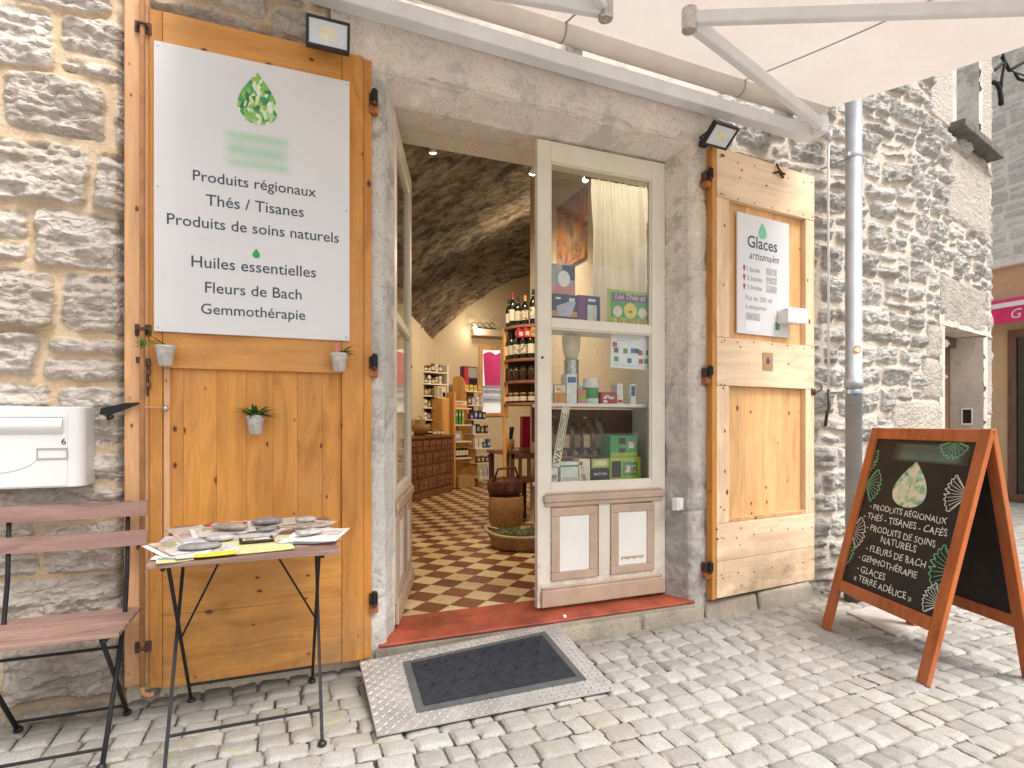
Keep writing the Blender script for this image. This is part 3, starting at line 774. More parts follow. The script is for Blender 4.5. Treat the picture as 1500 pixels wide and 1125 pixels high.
# lintel with its sloping underside, cut into one run
def n2(x, y, sd): return float(fbm(np.array(x), np.array(y), 4, sd))
def lintel():
    prof = [(.36, 2.876), (.17, 2.860), (.15, 2.857), (.02, 2.908), (-.016, 2.920), (-.026, 2.935), (-.03, 2.96), (-.028, 3.0), (-.024, 3.06), (-.02, 3.30)]
    nx, ny = 300, 80
    X, T = np.meshgrid(np.linspace(.215, 2.515, nx), np.linspace(0, len(prof)-1, ny))
    i = np.minimum(T.astype(int), len(prof)-2); f = T-i
    py = np.array([q[0] for q in prof]); pz = np.array([q[1] for q in prof])
    Y = py[i]*(1-f)+py[i+1]*f; Z = pz[i]*(1-f)+pz[i+1]*f
    n1 = fbm(X*2.2, T*.8, 3, 301)-.5; n3 = fbm(X*14, T*2.2+3, 4, 302)-.5; n4 = fbm(X*46, T*7, 3, 303)-.5
    chip = sm(.60, .72, fbm(X*7, T*.35+9, 3, 304))*np.exp(-((T-4.6)/1.1)**2)
    d = .016*n1+.011*n3+.006*n4+.016*chip
    P = np.stack([X, Y+d, Z+d*.6+.012*chip-.005*(X-1.3)/2.3], -1)
    relief_mesh('lintel', P, np.zeros((ny, nx, 4)), 'lintel_plaster', bld)
lintel()
bx(.22, 2.50, .06, .30, 2.95, 3.3).build('lintel_core', 'lintel_plaster', bld)
def jamb(side, joints):
    if side < 0: o = [(.548, .35), (.548, .165), (.541, .142), (.489, .052), (.484, .018), (.475, .0), (.455, -.012), (.36, -.010), (.36, .03)]
    else: o = [(2.252, .35), (2.252, .162), (2.262, .142), (2.312, .036), (2.318, .012), (2.336, -.004), (2.356, -.010), (2.50, .008), (2.57, .07)]
    L_ = [0]
    for p, q in zip(o, o[1:]): L_.append(L_[-1]+math.hypot(q[0]-p[0], q[1]-p[1]))
    u = np.concatenate([np.linspace(0, L_[1], 12)[:-1], np.linspace(L_[1], L_[-1], 58)]); v = np.arange(0.0, 2.93, .008)
    U, V = np.meshgrid(u, v)
    X = np.interp(U, L_, [q[0] for q in o]); Y = np.interp(U, L_, [q[1] for q in o])
    gx, gy = np.gradient(X, axis=1), np.gradient(Y, axis=1); ln = np.hypot(gx, gy)+1e-9
    nx, ny = (gy/ln, -gx/ln)
    if side > 0: nx, ny = (-gy/ln, gx/ln)
    sgn = 1 if side < 0 else -1
    # normals point out of the wall
    fl = np.sign((X-(.30 if side < 0 else 2.62))*nx + (Y-.4)*ny); nx, ny = nx*fl, ny*fl
    H = .010*(fbm(U*5, V*3, 3, 311+side)-.5)+.012*(fbm(U*26, V*22, 4, 313+side)-.5)+.005*(fbm(U*90, V*90, 3, 315+side)-.5)
    for z in joints:
        w = V-z-.02*(fbm(U*6, V*0+z*9, 2, 317)-.5)
        H -= .012*np.exp(-(w/.006)**2)*sm(.35, .55, fbm(U*9+z, V*9, 2, 318))
    ch = sm(.60, .70, fbm(U*6, V*5, 3, 319+side)); H -= .010*ch
    P = np.stack([X+nx*H, Y+ny*H, V], -1)
    relief_mesh('door_jamb', P, np.zeros((*U.shape, 4)), 'jamb_granite' if side < 0 else 'jamb_plaster', bld)
jamb(-1, (.34, 1.33, 2.42)); jamb(1, (.66, 1.44, 2.14, 2.58))
# doorstep, plinth
bx(.42, 2.36, -.018, .42, -.02, .100).build('doorstep', 'plinth_stone', bld, bevel=.012)
bx(.44, 2.345, -.022, .36, .1005, .117).build('painted_tread', 'red_paint', bld, bevel=.006)
mb = MB()
for i, (a, b) in enumerate(((1.40, 1.95), (1.96, 2.42), (2.43, 2.86), (2.87, 3.36))):
    y = (-.055, -.045, -.030, -.02)[i]
    mb.hexa([(a, y, -.03), (b, y+.012, -.03), (b, .14, -.03), (a, .14, -.03)], [(a+.004, y+.02, .068+.012*i), (b-.004, y+.03, .074+.012*i), (b-.004, .14, .09+.01*i), (a+.004, .14, .085+.01*i)])
mb.build('plinth', 'plinth_stone', bld, bevel=.02, seg=3)
# side door in the turned wall
def wall_box(s0, s1, d0, d1, z0, z1):
    p = [pt_wall(s0, d0), pt_wall(s1, d0), pt_wall(s1, d1), pt_wall(s0, d1)]
    mb = MB(); mb.hexa([(*q, z0) for q in p], [(*q, z1) for q in p]); return mb
wall_box(1.486, 1.60, .020, -.40, -.03, 2.018).build('door_reveal', 'jamb_plaster', bld)
wall_box(.39, .5045, .020, -.40, -.03, 2.018).build('door_reveal', 'jamb_plaster', bld)
wall_box(.39, 1.60, .020, -.40, 2.024, 2.12).build('door_reveal', 'jamb_plaster', bld)
sd = wall_box(.502, 1.489, -.24, -.29, .0, 2.02).build('side_door', 'door_brown', bld, bevel=.004)
mb = wall_box(.502, .60, -.19, -.235, .0, 2.02); mb2 = wall_box(.60, 1.489, -.19, -.235, 1.93, 2.02); mb.add(mb2.v, mb2.f)
mb.build('frame', 'dark_wood', sd, bevel=.004)
def rev_plate():
    # little service box let into the right-hand reveal
    a = pt_wall(1.4865, -.06); b = pt_wall(1.4865, -.15); ax, ay = .97, .2433
    mb = MB()
    for z0, z1, i0, i1 in ((1.185, 1.20, 0, 1), (1.33, 1.345, 0, 1), (1.20, 1.33, 0, .12), (1.20, 1.33, .88, 1)):
        p = [(a[0]+(b[0]-a[0])*i, a[1]+(b[1]-a[1])*i) for i in (i0, i1)]
        mb.hexa([(p[0][0], p[0][1], z0), (p[0][0]-ax*.008, p[0][1]-ay*.008, z0), (p[1][0]-ax*.008, p[1][1]-ay*.008, z0), (p[1][0], p[1][1], z0)],
                [(p[0][0], p[0][1], z1), (p[0][0]-ax*.008, p[0][1]-ay*.008, z1), (p[1][0]-ax*.008, p[1][1]-ay*.008, z1), (p[1][0], p[1][1], z1)])
    f = mb.build('service_box', 'white_metal', bld)
    mb = MB(); mb.hexa([(a[0], a[1], 1.2), (a[0]-ax*.003, a[1]-ay*.003, 1.2), (b[0]-ax*.003, b[1]-ay*.003, 1.2), (b[0], b[1], 1.2)],
                       [(a[0], a[1], 1.33), (a[0]-ax*.003, a[1]-ay*.003, 1.33), (b[0]-ax*.003, b[1]-ay*.003, 1.33), (b[0], b[1], 1.33)])
    mb.build('opening', 'black_plastic', f)
rev_plate()
# upper window
w = wall_box(.79, 1.34, -.20, -.225, 3.80, 5.2).build('window', 'window_glass', bld)
mb = MB()
for a in ((.775, .84, 3.76, 5.2), (1.29, 1.354, 3.76, 5.2), (.84, 1.29, 3.76, 3.83), (1.05, 1.08, 3.83, 5.2)):
    q = wall_box(a[0], a[1], -.17, -.215, a[2], a[3]); mb.add(q.v, q.f)
mb.build('frame', 'white_metal', w, bevel=.003)
wall_box(1.353, 1.45, .021, -.30, 3.76, 5.2).build('window_reveal', 'jamb_granite', bld)
wall_box(.68, .776, .021, -.30, 3.76, 5.2).build('window_reveal', 'jamb_granite', bld)
wall_box(.68, 1.45, -.30, -.34, 3.6, 5.2).build('window_backing', 'dark_wood', bld)
wall_box(.62, 1.66, .13, -.25, 3.69, 3.758).build('sill', 'slate_sill', bld, bevel=.008)
# thick walls of the room behind the facade (butted behind the facing)
mb = MB()
mb.box(-3, .355, .06, .34, -.02, 4.7)
mb.build('inner_wall', 'inner_plaster', bld)
mb = MB(); mb.box(2.565, 2.68, .36, 3.0, -.02, 4.7); mb.build('inner_wall', 'inner_plaster', bld)
bx(-3.2, 5.35, .40, 8.1, 4.7, 4.85).build('light_block_slab', 'slate_sill', bld)  # unseen slab added to keep sky light from leaking into the room
bx(.36, 2.56, .33, .60, 2.888, 4.69).build('inner_lintel', 'beam_plaster', bld, bevel=.008)
# iron hinge pins set in the jambs
for x, zs in ((.413, (2.745, 1.475, .335)), (2.425, (2.70, 1.495, .30))):
    for z in zs:
        h = MB(); h.box(x-.022, x+.018, -.052, -.006, z-.01, z+.045); h.tube([(x, -.062, z-.02), (x, -.062, z+.06)], .011, 10)
        o = h.build('hinge_pin', 'iron_rust', bld, bevel=.003)
        MB().box(x-.020, x+.020, -.05, -.004, z-.052, z-.012).build('wedge', 'iron_orange', o, bevel=.004)

# ---------------------------------------------------------------- the room
def st(o): o['kind'] = 'structure'; return o
st(MB().add([(-3,.36,.112), (5.2,.36,.112), (5.2,8,.112), (-3,8,.112), (-3,.36,.02), (5.2,.36,.02), (5.2,8,.02), (-3,8,.02)],
   [(0,1,2,3), (7,6,5,4), (4,5,1,0), (5,6,2,1), (6,7,3,2), (7,4,0,3)]).build('floor', 'floor_tiles', origin=False))
def xl(Y): return -.2 + .394*(Y-.5)
def vault():
    ny, nx = 150, 150
    P = np.zeros((ny, nx, 3))
    for j in range(ny):
        Y = .60 + (7.62-.60)*j/(ny-1)
        for i in range(nx):
            t = i/(nx-1); d = min(4.9, 5.19-xl(Y))*t
            q = abs(1-d/2.45)
            z = 2.75+1.47*(1-q**1.75)
            P[j, i] = (xl(Y)+d, Y, z)
    X, Y, Z = P[..., 0], P[..., 1], P[..., 2]
    a = X*.93-Y*.37; b = X*.37+Y*.93
    h = (ridged(a*2.2, b*11, 4, 5)-.5)*.10 + (fbm(a*6, b*30, 3, 6)-.5)*.05
    P[..., 2] += h
    lay = np.zeros((ny, nx, 4))
    o = relief_mesh('ceiling', P, lay, 'vault_stone', kind='structure')
vault()
# plaster walls of the room
mb = MB(); Y0, Y1 = .36, 7.6
mb.hexa([(xl(Y0)-.12, Y0, .0), (xl(Y0)+.0, Y0, .0), (xl(Y1), Y1, .0), (xl(Y1)-.12, Y1, .0)], [(xl(Y0)-.12, Y0, 2.80), (xl(Y0), Y0, 2.80), (xl(Y1), Y1, 2.80), (xl(Y1)-.12, Y1, 2.80)])
st(mb.build('wall_left', 'inner_plaster', origin=False))
bk = MB()
for a in ((1.2, 3.52, 0, 4.69), (4.06, 5.35, 0, 4.69), (3.52, 4.06, 0, 1.36), (3.52, 4.06, 2.68, 4.69)): bk.box(a[0], a[1], 7.6, 7.9, a[2], a[3])
bk.box(3.35, 5.19, 7.42, 7.598, 2.86, 2.98)
st(bk.build('wall_back', 'inner_plaster', origin=False))
mb = MB(); mb.box(5.2, 5.35, .42, 7.6, 0, 4.69); mb.box(2.685, 5.2, 2.2, 2.3, 0, 4.69)
st(mb.build('wall_right', 'inner_plaster', origin=False))

# window at the back of the room
wb = thing('back_window', 'small wood framed window at the back of the shop with a red awning outside', 'window', (3.79, 7.6, 1.36))
mb = MB(); mb.box(3.50, 3.57, 7.56, 7.64, 1.34, 2.70); mb.box(4.0, 4.10, 7.56, 7.64, 1.34, 2.70); mb.box(3.57, 4.0, 7.56, 7.64, 2.62, 2.70); mb.box(3.57, 4.0, 7.56, 7.64, 1.34, 1.40)
mb.build('frame', 'ply_honey', wb, bevel=.004)
bx(3.57, 4.0, 7.605, 7.609, 1.40, 2.62).build('pane', 'window_glass', wb)
# the lane behind: pale house front and a red awning
hb = thing('house_front', 'pale rendered house front across the back lane seen through the back window', 'building', (5.0, 10.4, 0))
bx(1.5, 8.5, 10.4, 10.7, -.02, 6.0).build('wall', 'white_render', hb)
for z in (1.55, 1.75): bx(4.2, 6.4, 10.34, 10.398, z+.25, z+.33).build('moulding', 'card_grey', hb)
ra = thing('lane_awning', 'red scalloped awning hanging in the lane behind the back window', 'awning', (4.6, 9.3, 2.1))
def sc(u, v):
    X = 4.18+u*1.2; s = abs(math.sin(u*math.pi*4))
    z = 2.02 + v*(.72+.06*s)
    return (X, 9.2+.12*v, z)
MB().grid(sc, 48, 6).build('canvas', 'magenta_cloth', ra)
MB().tube([(4.14, 9.2, 2.01), (5.42, 9.2, 2.01)], .025).build('front_bar', 'card_grey', ra)

# ---------------------------------------------------------------- shutters
def shutter_left():
    t = thing('wooden_shutter', 'large orange pine shutter left of the door carrying a white text board and three pots', 'shutter', (-.10, -.04, .07))
    yb, yf = .0, -.050
    each('rail', 'pine_orange_x', t, [(-.470, .262, yf+.002, yb, a, b) for a, b in ((2.62, 2.952), (1.436, 1.64), (.072, .3805), (.381, .69))], bevel=.003)
    bx(-.470, .262, yf-.005, yf+.001, .648, .690).build('ledge', 'pine_faded', t, bevel=.003)
    bx(.263, .362, yf, yb, .068, 2.955).build('stile', 'pine_orange', t, bevel=.004)
    bx(.363, .404, yf+.016, yb, .066, 2.953).build('edge_strip', 'pine_orange', t, bevel=.004)
    bx(-.520, -.471, yf, yb, .08, 2.95).build('stile', 'pine_orange', t, bevel=.004)
    bx(-.610, -.521, yf+.004, yb, .095, 3.02).build('side_board', 'pine_faded', t, bevel=.006)
    mb = MB(); x = -.470
    for w in (.075, .128, .118, .112, .105, .108, .086):
        mb.box(x+.0003, x+w-.0003, yf+.026, yb, .69, 1.436); x += w
    mb.build('panel', 'pine_orange', t, bevel=.0008)
    bx(-.470, .262, yf+.026, yb, 1.64, 2.62).build('panel', 'pine_orange', t)
    mb = MB(); mb.box(-.469, -.444, yf+.006, yf+.028, .69, 1.436); mb.build('beading', 'pine_faded', t, bevel=.004)
    # espagnolette rod with its keepers, handle and chain
    X = -.540
    r = MB(); r.tube([(X, -.072, .085), (X, -.072, 2.97), (X, -.078, 3.0), (X+.012, -.085, 3.012), (X+.03, -.085, 3.0)], .0095, 10)
    r.tube([(X, -.072, .10), (X+.004, -.08, .075), (X+.03, -.085, .066), (X+.045, -.085, .074)], .011, 8)
    rod = r.build('bolt_rod', 'rod_paint', t, smooth=True)
    for z in (2.86, 1.592, .262):
        k = MB(); k.box(X-.030, X+.030, -.058, -.051, z-.022, z+.022); k.tube([(X-.018, -.06, z), (X-.012, -.086, z), (X+.012, -.086, z), (X+.018, -.06, z)], .006, 8)
        k.build('keeper', 'iron_rust', rod)
    k = MB(); k.box(X-.022, X+.004, -.075, -.05, 1.452, 1.476); k.tube([(X+.02, -.066, 1.47), (X+.024, -.072, 1.44)], .009)
    for i in range(5):
        a = []
        for q in range(13):
            s = 2*math.pi*q/12; cx = X+.018+.004*(i % 2); cz = 1.445-.028*i
            a.append((cx+(.007*math.cos(s) if i % 2 else .002*math.cos(s)), -.068+(.002 if i % 2 else .007)*math.cos(s), cz+.018*math.sin(s)))
        k.tube(a, .0028, 6, caps=False)
    k.build('chain', 'iron_rust', rod)
    k = MB(); k.tube([(X, -.072, 1.268), (X+.085, -.085, 1.262)], .005, 8); k.build('handle', 'rod_paint', rod)
    k = MB(); k.lathe([(.003, 0), (.011, .004), (.014, .012), (.011, .02), (.003, .024)], 12, M=frame((X+.085, -.085, 1.262), (0, 1, 0), (0, 0, 1)) @ Matrix.Translation((0, 0, -.01)))
    k.build('knob', 'steel', rod, smooth=True)
    for z in (2.745, 1.475, .335):
        h = MB(); h.tube([(.413, -.062, z+.0), (.413, -.062, z+.05)], .016, 10); h.box(.30, .412, -.0545, -.0505, z+.005, z+.043) if z < 0 else None
        h.build('hinge', 'black_metal', t)
    return t
SHL = shutter_left()

def shutter_right():
    t = thing('wooden_shutter', 'pale pine shutter right of the door with an ice cream board in its upper recess', 'shutter', (2.487, -.05, .11), math.atan2(.10, .928))
    D = .042; yf = 0.0
    B = lambda x0, x1, y0, y1, z0, z1: (x0, x1, y0, y1, z0-.11, z1-.11)
    each('rail', 'pine_pale_x', t, [B(0, .942, yf, D, a, b) for a, b in ((2.60, 2.905), (1.435, 1.732), (.348, .578), (.120, .346))], world=False, bevel=.003)
    each('stile', 'pine_pale', t, [B(a, b, yf+.0015, D, c, d) for a, b, c, d in ((0, .108, .58, 1.433), (0, .108, 1.734, 2.598), (.850, .942, .58, 1.433), (.850, .942, 1.734, 2.598))], world=False, bevel=.003)
    bx(*B(-.034, -.0015, yf+.006, D+.012, .112, 2.90)).build('edge_strip', 'pine_orange', t, world=False, bevel=.003)
    mb = MB()
    for x0, x1 in ((.109, .29), (.2905, .47), (.4705, .66), (.6605, .849)): mb.box(*B(x0, x1, D-.004, D+.012, .58, 1.434))
    mb.build('panel', 'pine_honey', t, world=False, bevel=.001)
    mb = MB()
    for x0, x1 in ((.109, .30), (.3005, .52), (.5205, .70), (.7005, .849)): mb.box(*B(x0, x1, D-.004, D+.012, 1.733, 2.599))
    mb.build('panel', 'pine_honey', t, world=False, bevel=.001)
    bx(*B(.109, .849, yf+.004, D-.005, .58, .606)).build('sill_strip', 'pine_faded', t, world=False, bevel=.003)
    # latch on the free edge, hook at the top, screw heads
    k = MB(); k.tube([(.925, -.012, 1.30), (.955, -.02, 1.31), (.99, -.02, 1.325), (1.0, -.01, 1.35)], .006, 8); k.box(.905, .945, -.006, 0, 1.285, 1.325)
    k.build('latch', 'iron_rust', t, world=False)
    k = MB(); k.tube([(.545, -.004, 2.80), (.545, -.02, 2.76), (.56, -.03, 2.735), (.59, -.03, 2.73)], .007, 8); k.tube([(.52, -.006, 2.735), (.56, -.012, 2.75), (.60, -.012, 2.715)], .008, 8)
    k.build('hook', 'iron_rust', t, world=False)
    k = MB(); rg = random.Random(2)
    for z in (.14, .38, .56, 1.32, 1.60, 2.51, 2.74):
        for x in (.03, .06, .18, .33, .5, .66, .82, .915):
            if .58 < z+.11 < 1.435 and .1 < x < .86: continue
            if 1.73 < z+.11 < 2.6 and .1 < x < .86: continue
            k.lathe([(.0055, -.0015), (.0055, .0012)], 8, M=frame((x+rg.uniform(-.01, .01), 0, z+rg.uniform(-.012, .012)), (1, 0, 0), (0, 0, 1)))
    k.build('screw_heads', 'iron_rust', t, world=False)
    for z in (2.70, 1.495, .30):
        h = MB(); h.tube([(-.062, -.008, z-.11), (-.062, -.008, z-.06)], .016, 10); h.box(-.06, -.03, .0, .006, z-.105, z-.065)
        h.build('hinge', 'black_metal', t, world=False)
    return t
SHR = shutter_right()
SHR_M = Matrix.Translation((2.487, -.05, 0)) @ Matrix.Rotation(math.atan2(.10, .928), 4, 'Z')   # s, out, z of the right shutter

# ---------------------------------------------------------------- glazed doors
def door(name, label, loc, rotz, mirror):
    """hinge at local x=0; the outside face is y=0; x runs to the free edge (negative for the right leaf)"""
    t = thing(name, label, 'door', loc, rotz)
    s = -1 if mirror else 1
    W_ = .885; D = .042
    def B(x0, x1, y0, y1, z0, z1):
        a, b = s*x0, s*x1
        return (min(a, b), max(a, b), y0, y1, z0-loc[2], z1-loc[2])
    mb = MB(); mb.box(*B(0, .098, 0, D, .133, 2.842)); mb.box(*B(W_-.085, W_, 0, D, .133, 2.842))
    for z0, z1 in ((2.724, 2.842), (1.757, 1.808), (.722, .846), (.135, .282)): mb.box(*B(.0981, W_-.0851, .0012, D-.001, z0, z1))
    mb.box(*B(.4, .48, .0015, D-.001, .2825, .7215))
    f = mb.build('frame', 'cream_paint', t, world=False, bevel=.003)
    # glazing beads
    mb = MB()
    for z0, z1 in ((1.808, 2.724), (.846, 1.757)):
        for b in ((.0985, .108, z0, z1), (W_-.0945, W_-.0855, z0, z1), (.108, W_-.0945, z0, z0+.009), (.108, W_-.0945, z1-.009, z1)):
            mb.box(*B(b[0], b[1], .008, .03, b[2], b[3]))
    mb.build('glazing_bead', 'cream_paint', t, world=False, bevel=.002)
    for z0, z1 in ((1.808, 2.724), (.846, 1.757)):
        bx(*B(.100, W_-.087, .0195, .0225, z0+.002, z1-.002)).build('pane', 'window_glass', t, world=False)
    mb = MB(); mb.box(*B(.012, W_-.035, -.022, -.0005, .742, .783)); mb.box(*B(.022, W_-.045, -.012, -.0005, .715, .7418)); mb.box(*B(.03, W_-.05, -.009, -.0005, .7832, .797))
    mb.build('moulding', 'taupe_paint', t, world=False, bevel=.006)
    for x0, x1 in ((.085, .40), (.492, .80)):
        mb = MB(); z0, z1 = .282, .705
        for b in ((x0, x1, z0, z0+.048), (x0, x1, z1-.048, z1), (x0, x0+.055, z0+.0485, z1-.0485), (x1-.055, x1, z0+.0485, z1-.0485)): mb.box(*B(b[0], b[1], -.010, -.0005, b[2], b[3]))
        p = mb.build('panel_moulding', 'taupe_paint', t, world=False, bevel=.004)
        m2 = bx(*B(x0+.0555, x1-.0555, -.004, .0, z0+.049, z1-.049)); m2.build('panel', 'panel_white', p, world=False, bevel=.002)
        if mirror and x0 < .3:
            # peeled strip low on the right-hand panel
            k = MB(); xx = x0+.075
            for i in range(14): k.box(*B(xx+i*.012, xx+i*.012+.0118, -.0052, -.0042, .372-.012*((i*7) % 4)/4, .383))
            k.build('peeled_strip', 'taupe_paint', p, world=False)
    mb = MB(); mb.box(*B(.02, W_-.02, -.02, -.0005, .136, .235)); mb.box(*B(.024, W_-.024, -.012, -.0005, .2352, .252))
    mb.build('kick_board', 'taupe_paint', t, world=False, bevel=.008)
    mb = MB(); mb.lathe([(.003, 0), (.007, .002), (.007, .006), (.003, .008)], 12, M=frame((s*(W_-.03), 0, 1.58-loc[2]), (1, 0, 0), (0, 0, 1)))
    mb.build('keyhole', 'black_metal', t, world=False)
    # inside handle and bolt on the free stile
    mb = MB(); mb.box(*B(W_-.05, W_-.02, D, D+.005, 1.14, 1.34)); mb.tube([(s*(W_-.035), D+.004, 1.27-loc[2]), (s*(W_-.035), D+.05, 1.27-loc[2]), (s*(W_-.15), D+.052, 1.27-loc[2])], .008, 8)
    mb.build('handle', 'black_metal', t, world=False)
    return t
door('glazed_door', 'closed cream glazed door leaf with display shelves standing behind it', (2.252, .152, .125), 0.0, True)
door('glazed_door', 'cream glazed door leaf standing open into the shop, seen almost edge on', (.549, .155, .125), R(72.5), False)

# ---------------------------------------------------------------- awning
def zt(X): return .0286*(3.3-X)
aw = thing('awning', 'large beige folding arm awning with white arms above the shop door', 'awning', (1.45, -.10, 3.0))
def canvas(u, v):
    X = -.38+u*3.68; Y = -.12-v*1.56
    z = 3.262+zt(X)-.22*(-.12-Y) - .016*math.sin(math.pi*v)*(1+.3*math.sin(u*9))
    return (X, Y, z)
cv = MB().grid(canvas, 60, 24).build('canvas', 'awning_canvas', aw, smooth=True)
for X in (.18, 1.385, 2.59):
    mb = MB()
    def strip(u, v, X=X):
        p = canvas((X-.006+u*.012+.38)/3.68, v); return (p[0], p[1], p[2]-.0015)
    mb.grid(strip, 1, 24).build('seam', 'canvas_seam', cv)
mb = MB()
def hem(u, v):
    p = canvas(u, 1.0); s = abs(math.sin(u*3.68/.24*math.pi))
    return (p[0], p[1]-.03+.004*math.sin(u*90), p[2]+.01-v*(.16+.05*s))
MB().grid(hem, 180, 5).build('valance', 'awning_canvas', aw, smooth=True)
pL, pR = canvas(0, 1), canvas(1, 1)
MB().beam((pL[0]-.02, pL[1], pL[2]-.02), (pR[0]+.02, pR[1], pR[2]-.02), .05, .06).build('front_bar', 'awning_white', aw, bevel=.008)
zb = lambda X: 3.045+.0286*(3.17-X)
MB().beam((-.42, -.105, zb(-.42)+.04), (3.19, -.105, zb(3.19)+.04), .085, .078).build('torsion_bar', 'awning_white', aw, bevel=.008)
MB().tube([(-.40, -.125, zb(-.40)+.185), (3.28, -.125, zb(3.28)+.185)], .052, 20).build('roller', 'roller_cloth', aw, smooth=True)
mb = MB()
for X in (.18, 1.385, 2.59): MB().tube([(X-.006, -.125, zb(X)+.185), (X+.006, -.125, zb(X)+.185)], .0535, 20).build('seam', 'canvas_seam', cv)
each('bracket', 'awning_white', aw, [(X-.03, X+.03, -.085, .02, zb(X)+.085, zb(X)+.28) for X in (-.1, 1.5, 3.05)])
def arm(m, e, f):
    a = MB().beam(m, e, .042, .066).build('arm', 'awning_white', aw, bevel=.008)
    MB().beam((e[0], e[1], e[2]+.012), f, .040, .056).build('forearm', 'awning_white', a, bevel=.008)
    k = MB(); k.lathe([(.03, -.046), (.034, -.04), (.034, .05), (.03, .056)], 16, c=e); k.build('elbow', 'steel', a, smooth=False, bevel=.003)
    k = MB(); k.box(m[0]-.035, m[0]+.035, m[1]-.03, -.06, m[2]-.055, m[2]+.055); k.build('shoulder', 'awning_white', a, bevel=.01)
arm((3.20, -.19, 3.105), (1.68, -.79, 2.985), (3.14, -1.60, 2.905))
arm((-.22, -.19, 3.20), (1.33, -.66, 3.03), (-.12, -1.60, 3.0))
mb = MB(); mb.tube([(3.30, -.165, 3.06), (3.31, -.15, 2.9), (3.32, -.145, 1.40)], .0075, 8)
cr = mb.build('crank_rod', 'white_metal', aw, smooth=True)
mb = MB(); mb.tube([(3.32, -.145, 1.42), (3.322, -.145, 1.30), (3.30, -.15, 1.27), (3.29, -.145, 1.18)], .010, 8); mb.build('crank_handle', 'black_plastic', cr, smooth=True)
mb = MB(); mb.lathe([(.01, -.03), (.022, -.02), (.022, .03), (.01, .04)], 12, c=(3.30, -.165, 3.06)); mb.build('gear_eye', 'steel', cr, smooth=True)

# ---------------------------------------------------------------- boards with writing
def drop_outline(w, h, n=40):
    o = []
    for i in range(n):
        a = 2*math.pi*i/n
        y = -math.cos(a)*.5
        k = math.sin(a)*abs(math.sin(a/2))**1.15
        o.append((-k*.62*w*-1, (y)*h))
    xs = [p[0] for p in o]; sx = w/(max(xs)-min(xs)); o = [(x*sx, y) for x, y in o]
    return o
def drop(mb, M, cx, cy, w, h, th=.0012):
    o = []
    n = 44
    for i in range(n):
        a = 2*math.pi*i/n
        # pointed at the top, round below
        o.append((math.sin(a)*(math.sin(a/2))**1.1*w*.62, math.cos(a)*h*.5))
    xs = [p[0] for p in o]; s = w/(max(xs)-min(xs))
    o = [(cx+x*s, cy+y) for x, y in o]
    ar = sum(o[k][0]*o[(k+1) % n][1]-o[(k+1) % n][0]*o[k][1] for k in range(n))
    if ar < 0: o = o[::-1]
    mb.prism(o, th, M)

sg = thing('sign_board', 'tall white board with green drop emblem listing regional products, on the left shutter', 'sign', (-.103, -.058, 1.588))
bx(-.5, .297, -.064, -.051, 1.588, 2.812).build('board', 'sign_white', sg, bevel=.0015)
MS = frame((0, -.0642, 0), (1, 0, 0), (0, 0, 1))
mb = MB(); drop(mb, MS, -.100, 2.648, .165, .232); mb.build('emblem', 'drop_print', sg)
o = MB().grid(lambda u, v: (-.155+u*.31, 0, v*.174), 2, 2).build('faded_print', 'faded_print', sg, world=False)
o.location = (-.10-(-.103), -.0647+.058, 2.325-1.588)
mb = MB()
for tx, w, z, x in (('Produits régionaux', .502, 2.245, -.104), ('Thés / Tisanes', .399, 2.145, -.106), ('Produits de soins naturels', .70, 2.045, -.102), ('Huiles essentielles', .507, 1.873, -.107), ('Fleurs de Bach', .393, 1.766, -.112), ('Gemmothérapie', .424, 1.674, -.112)):
    mb = MB(); put_text(mb, tx, MS, x, z, width=w, off=.006); mb.build('lettering', 'ink_slate', sg)
mb = MB(); drop(mb, MS, -.106, 1.957, .030, .042); mb.build('drop_mark', 'leaf_print', sg)

for x in (-.485, .282):
    for z in (1.605, 2.2, 2.795): MB().lathe([(.005, 0), (.005, .0012), (.003, .002)], 10, M=frame((x, -.0642, z), (1, 0, 0), (0, 0, 1))).build('screw', 'steel', sg)
# ice cream board, in the upper recess of the right shutter
ib = thing('sign_board', 'grey white ice cream board in the recess of the right shutter', 'sign', SHR_M @ Vector((.45, .02, 1.775)), math.atan2(.10, .928))
LX = lambda s: s-.45
LZ = lambda z: z-1.775
bx(LX(.20), LX(.70), -.002, .010, LZ(1.775), LZ(2.545)).build('board', 'sign_white', ib, world=False, bevel=.001)
MI = Matrix(((1, 0, 0, -.45), (0, 0, -1, -.0024), (0, 1, 0, -1.775), (0, 0, 0, 1)))
mb = MB(); put_text(mb, 'Glaces', MI, .435, 2.335, width=.285, off=.012); mb.build('lettering', 'ink_slate', ib, world=False); mb = MB(); put_text(mb, 'artisanales', MI, .452, 2.262, width=.29, shear=.35, wob=.002)
mb.build('lettering', 'ink_slate', ib, world=False)
mb = MB()
for i, z in enumerate((2.178, 2.121, 2.064)): 
    mb = MB(); put_text(mb, f'{i+1} boule' + ('s' if i else ''), MI, .288, z, height=.030, align='L', off=.004); mb.build('lettering', 'ink_grey', ib, world=False)
for tx, z, w in (('Pot de 200 ml', 1.992, .25), ('à emporter', 1.937, .20)):
    mb = MB(); put_text(mb, tx, MI, .275, z, width=w, off=.004, align='L'); mb.build('lettering', 'ink_grey', ib, world=False)
for a in [(.47, .575, z, z+.045) for z in (2.175, 2.118, 2.061)] + [(.275, .41, 1.866, 1.912)]: MB().box(*a, .0003, .0008, MI).build('price_panel', 'price_print', ib, world=False)
mb = MB(); mb.box(.275, .41, 1.795, 1.86, .0003, .0008, MI); mb.box(.30, .385, 1.803, 1.853, .0009, .0012, MI); mb.build('notice', 'paper_white', ib, world=False)
mb = MB()
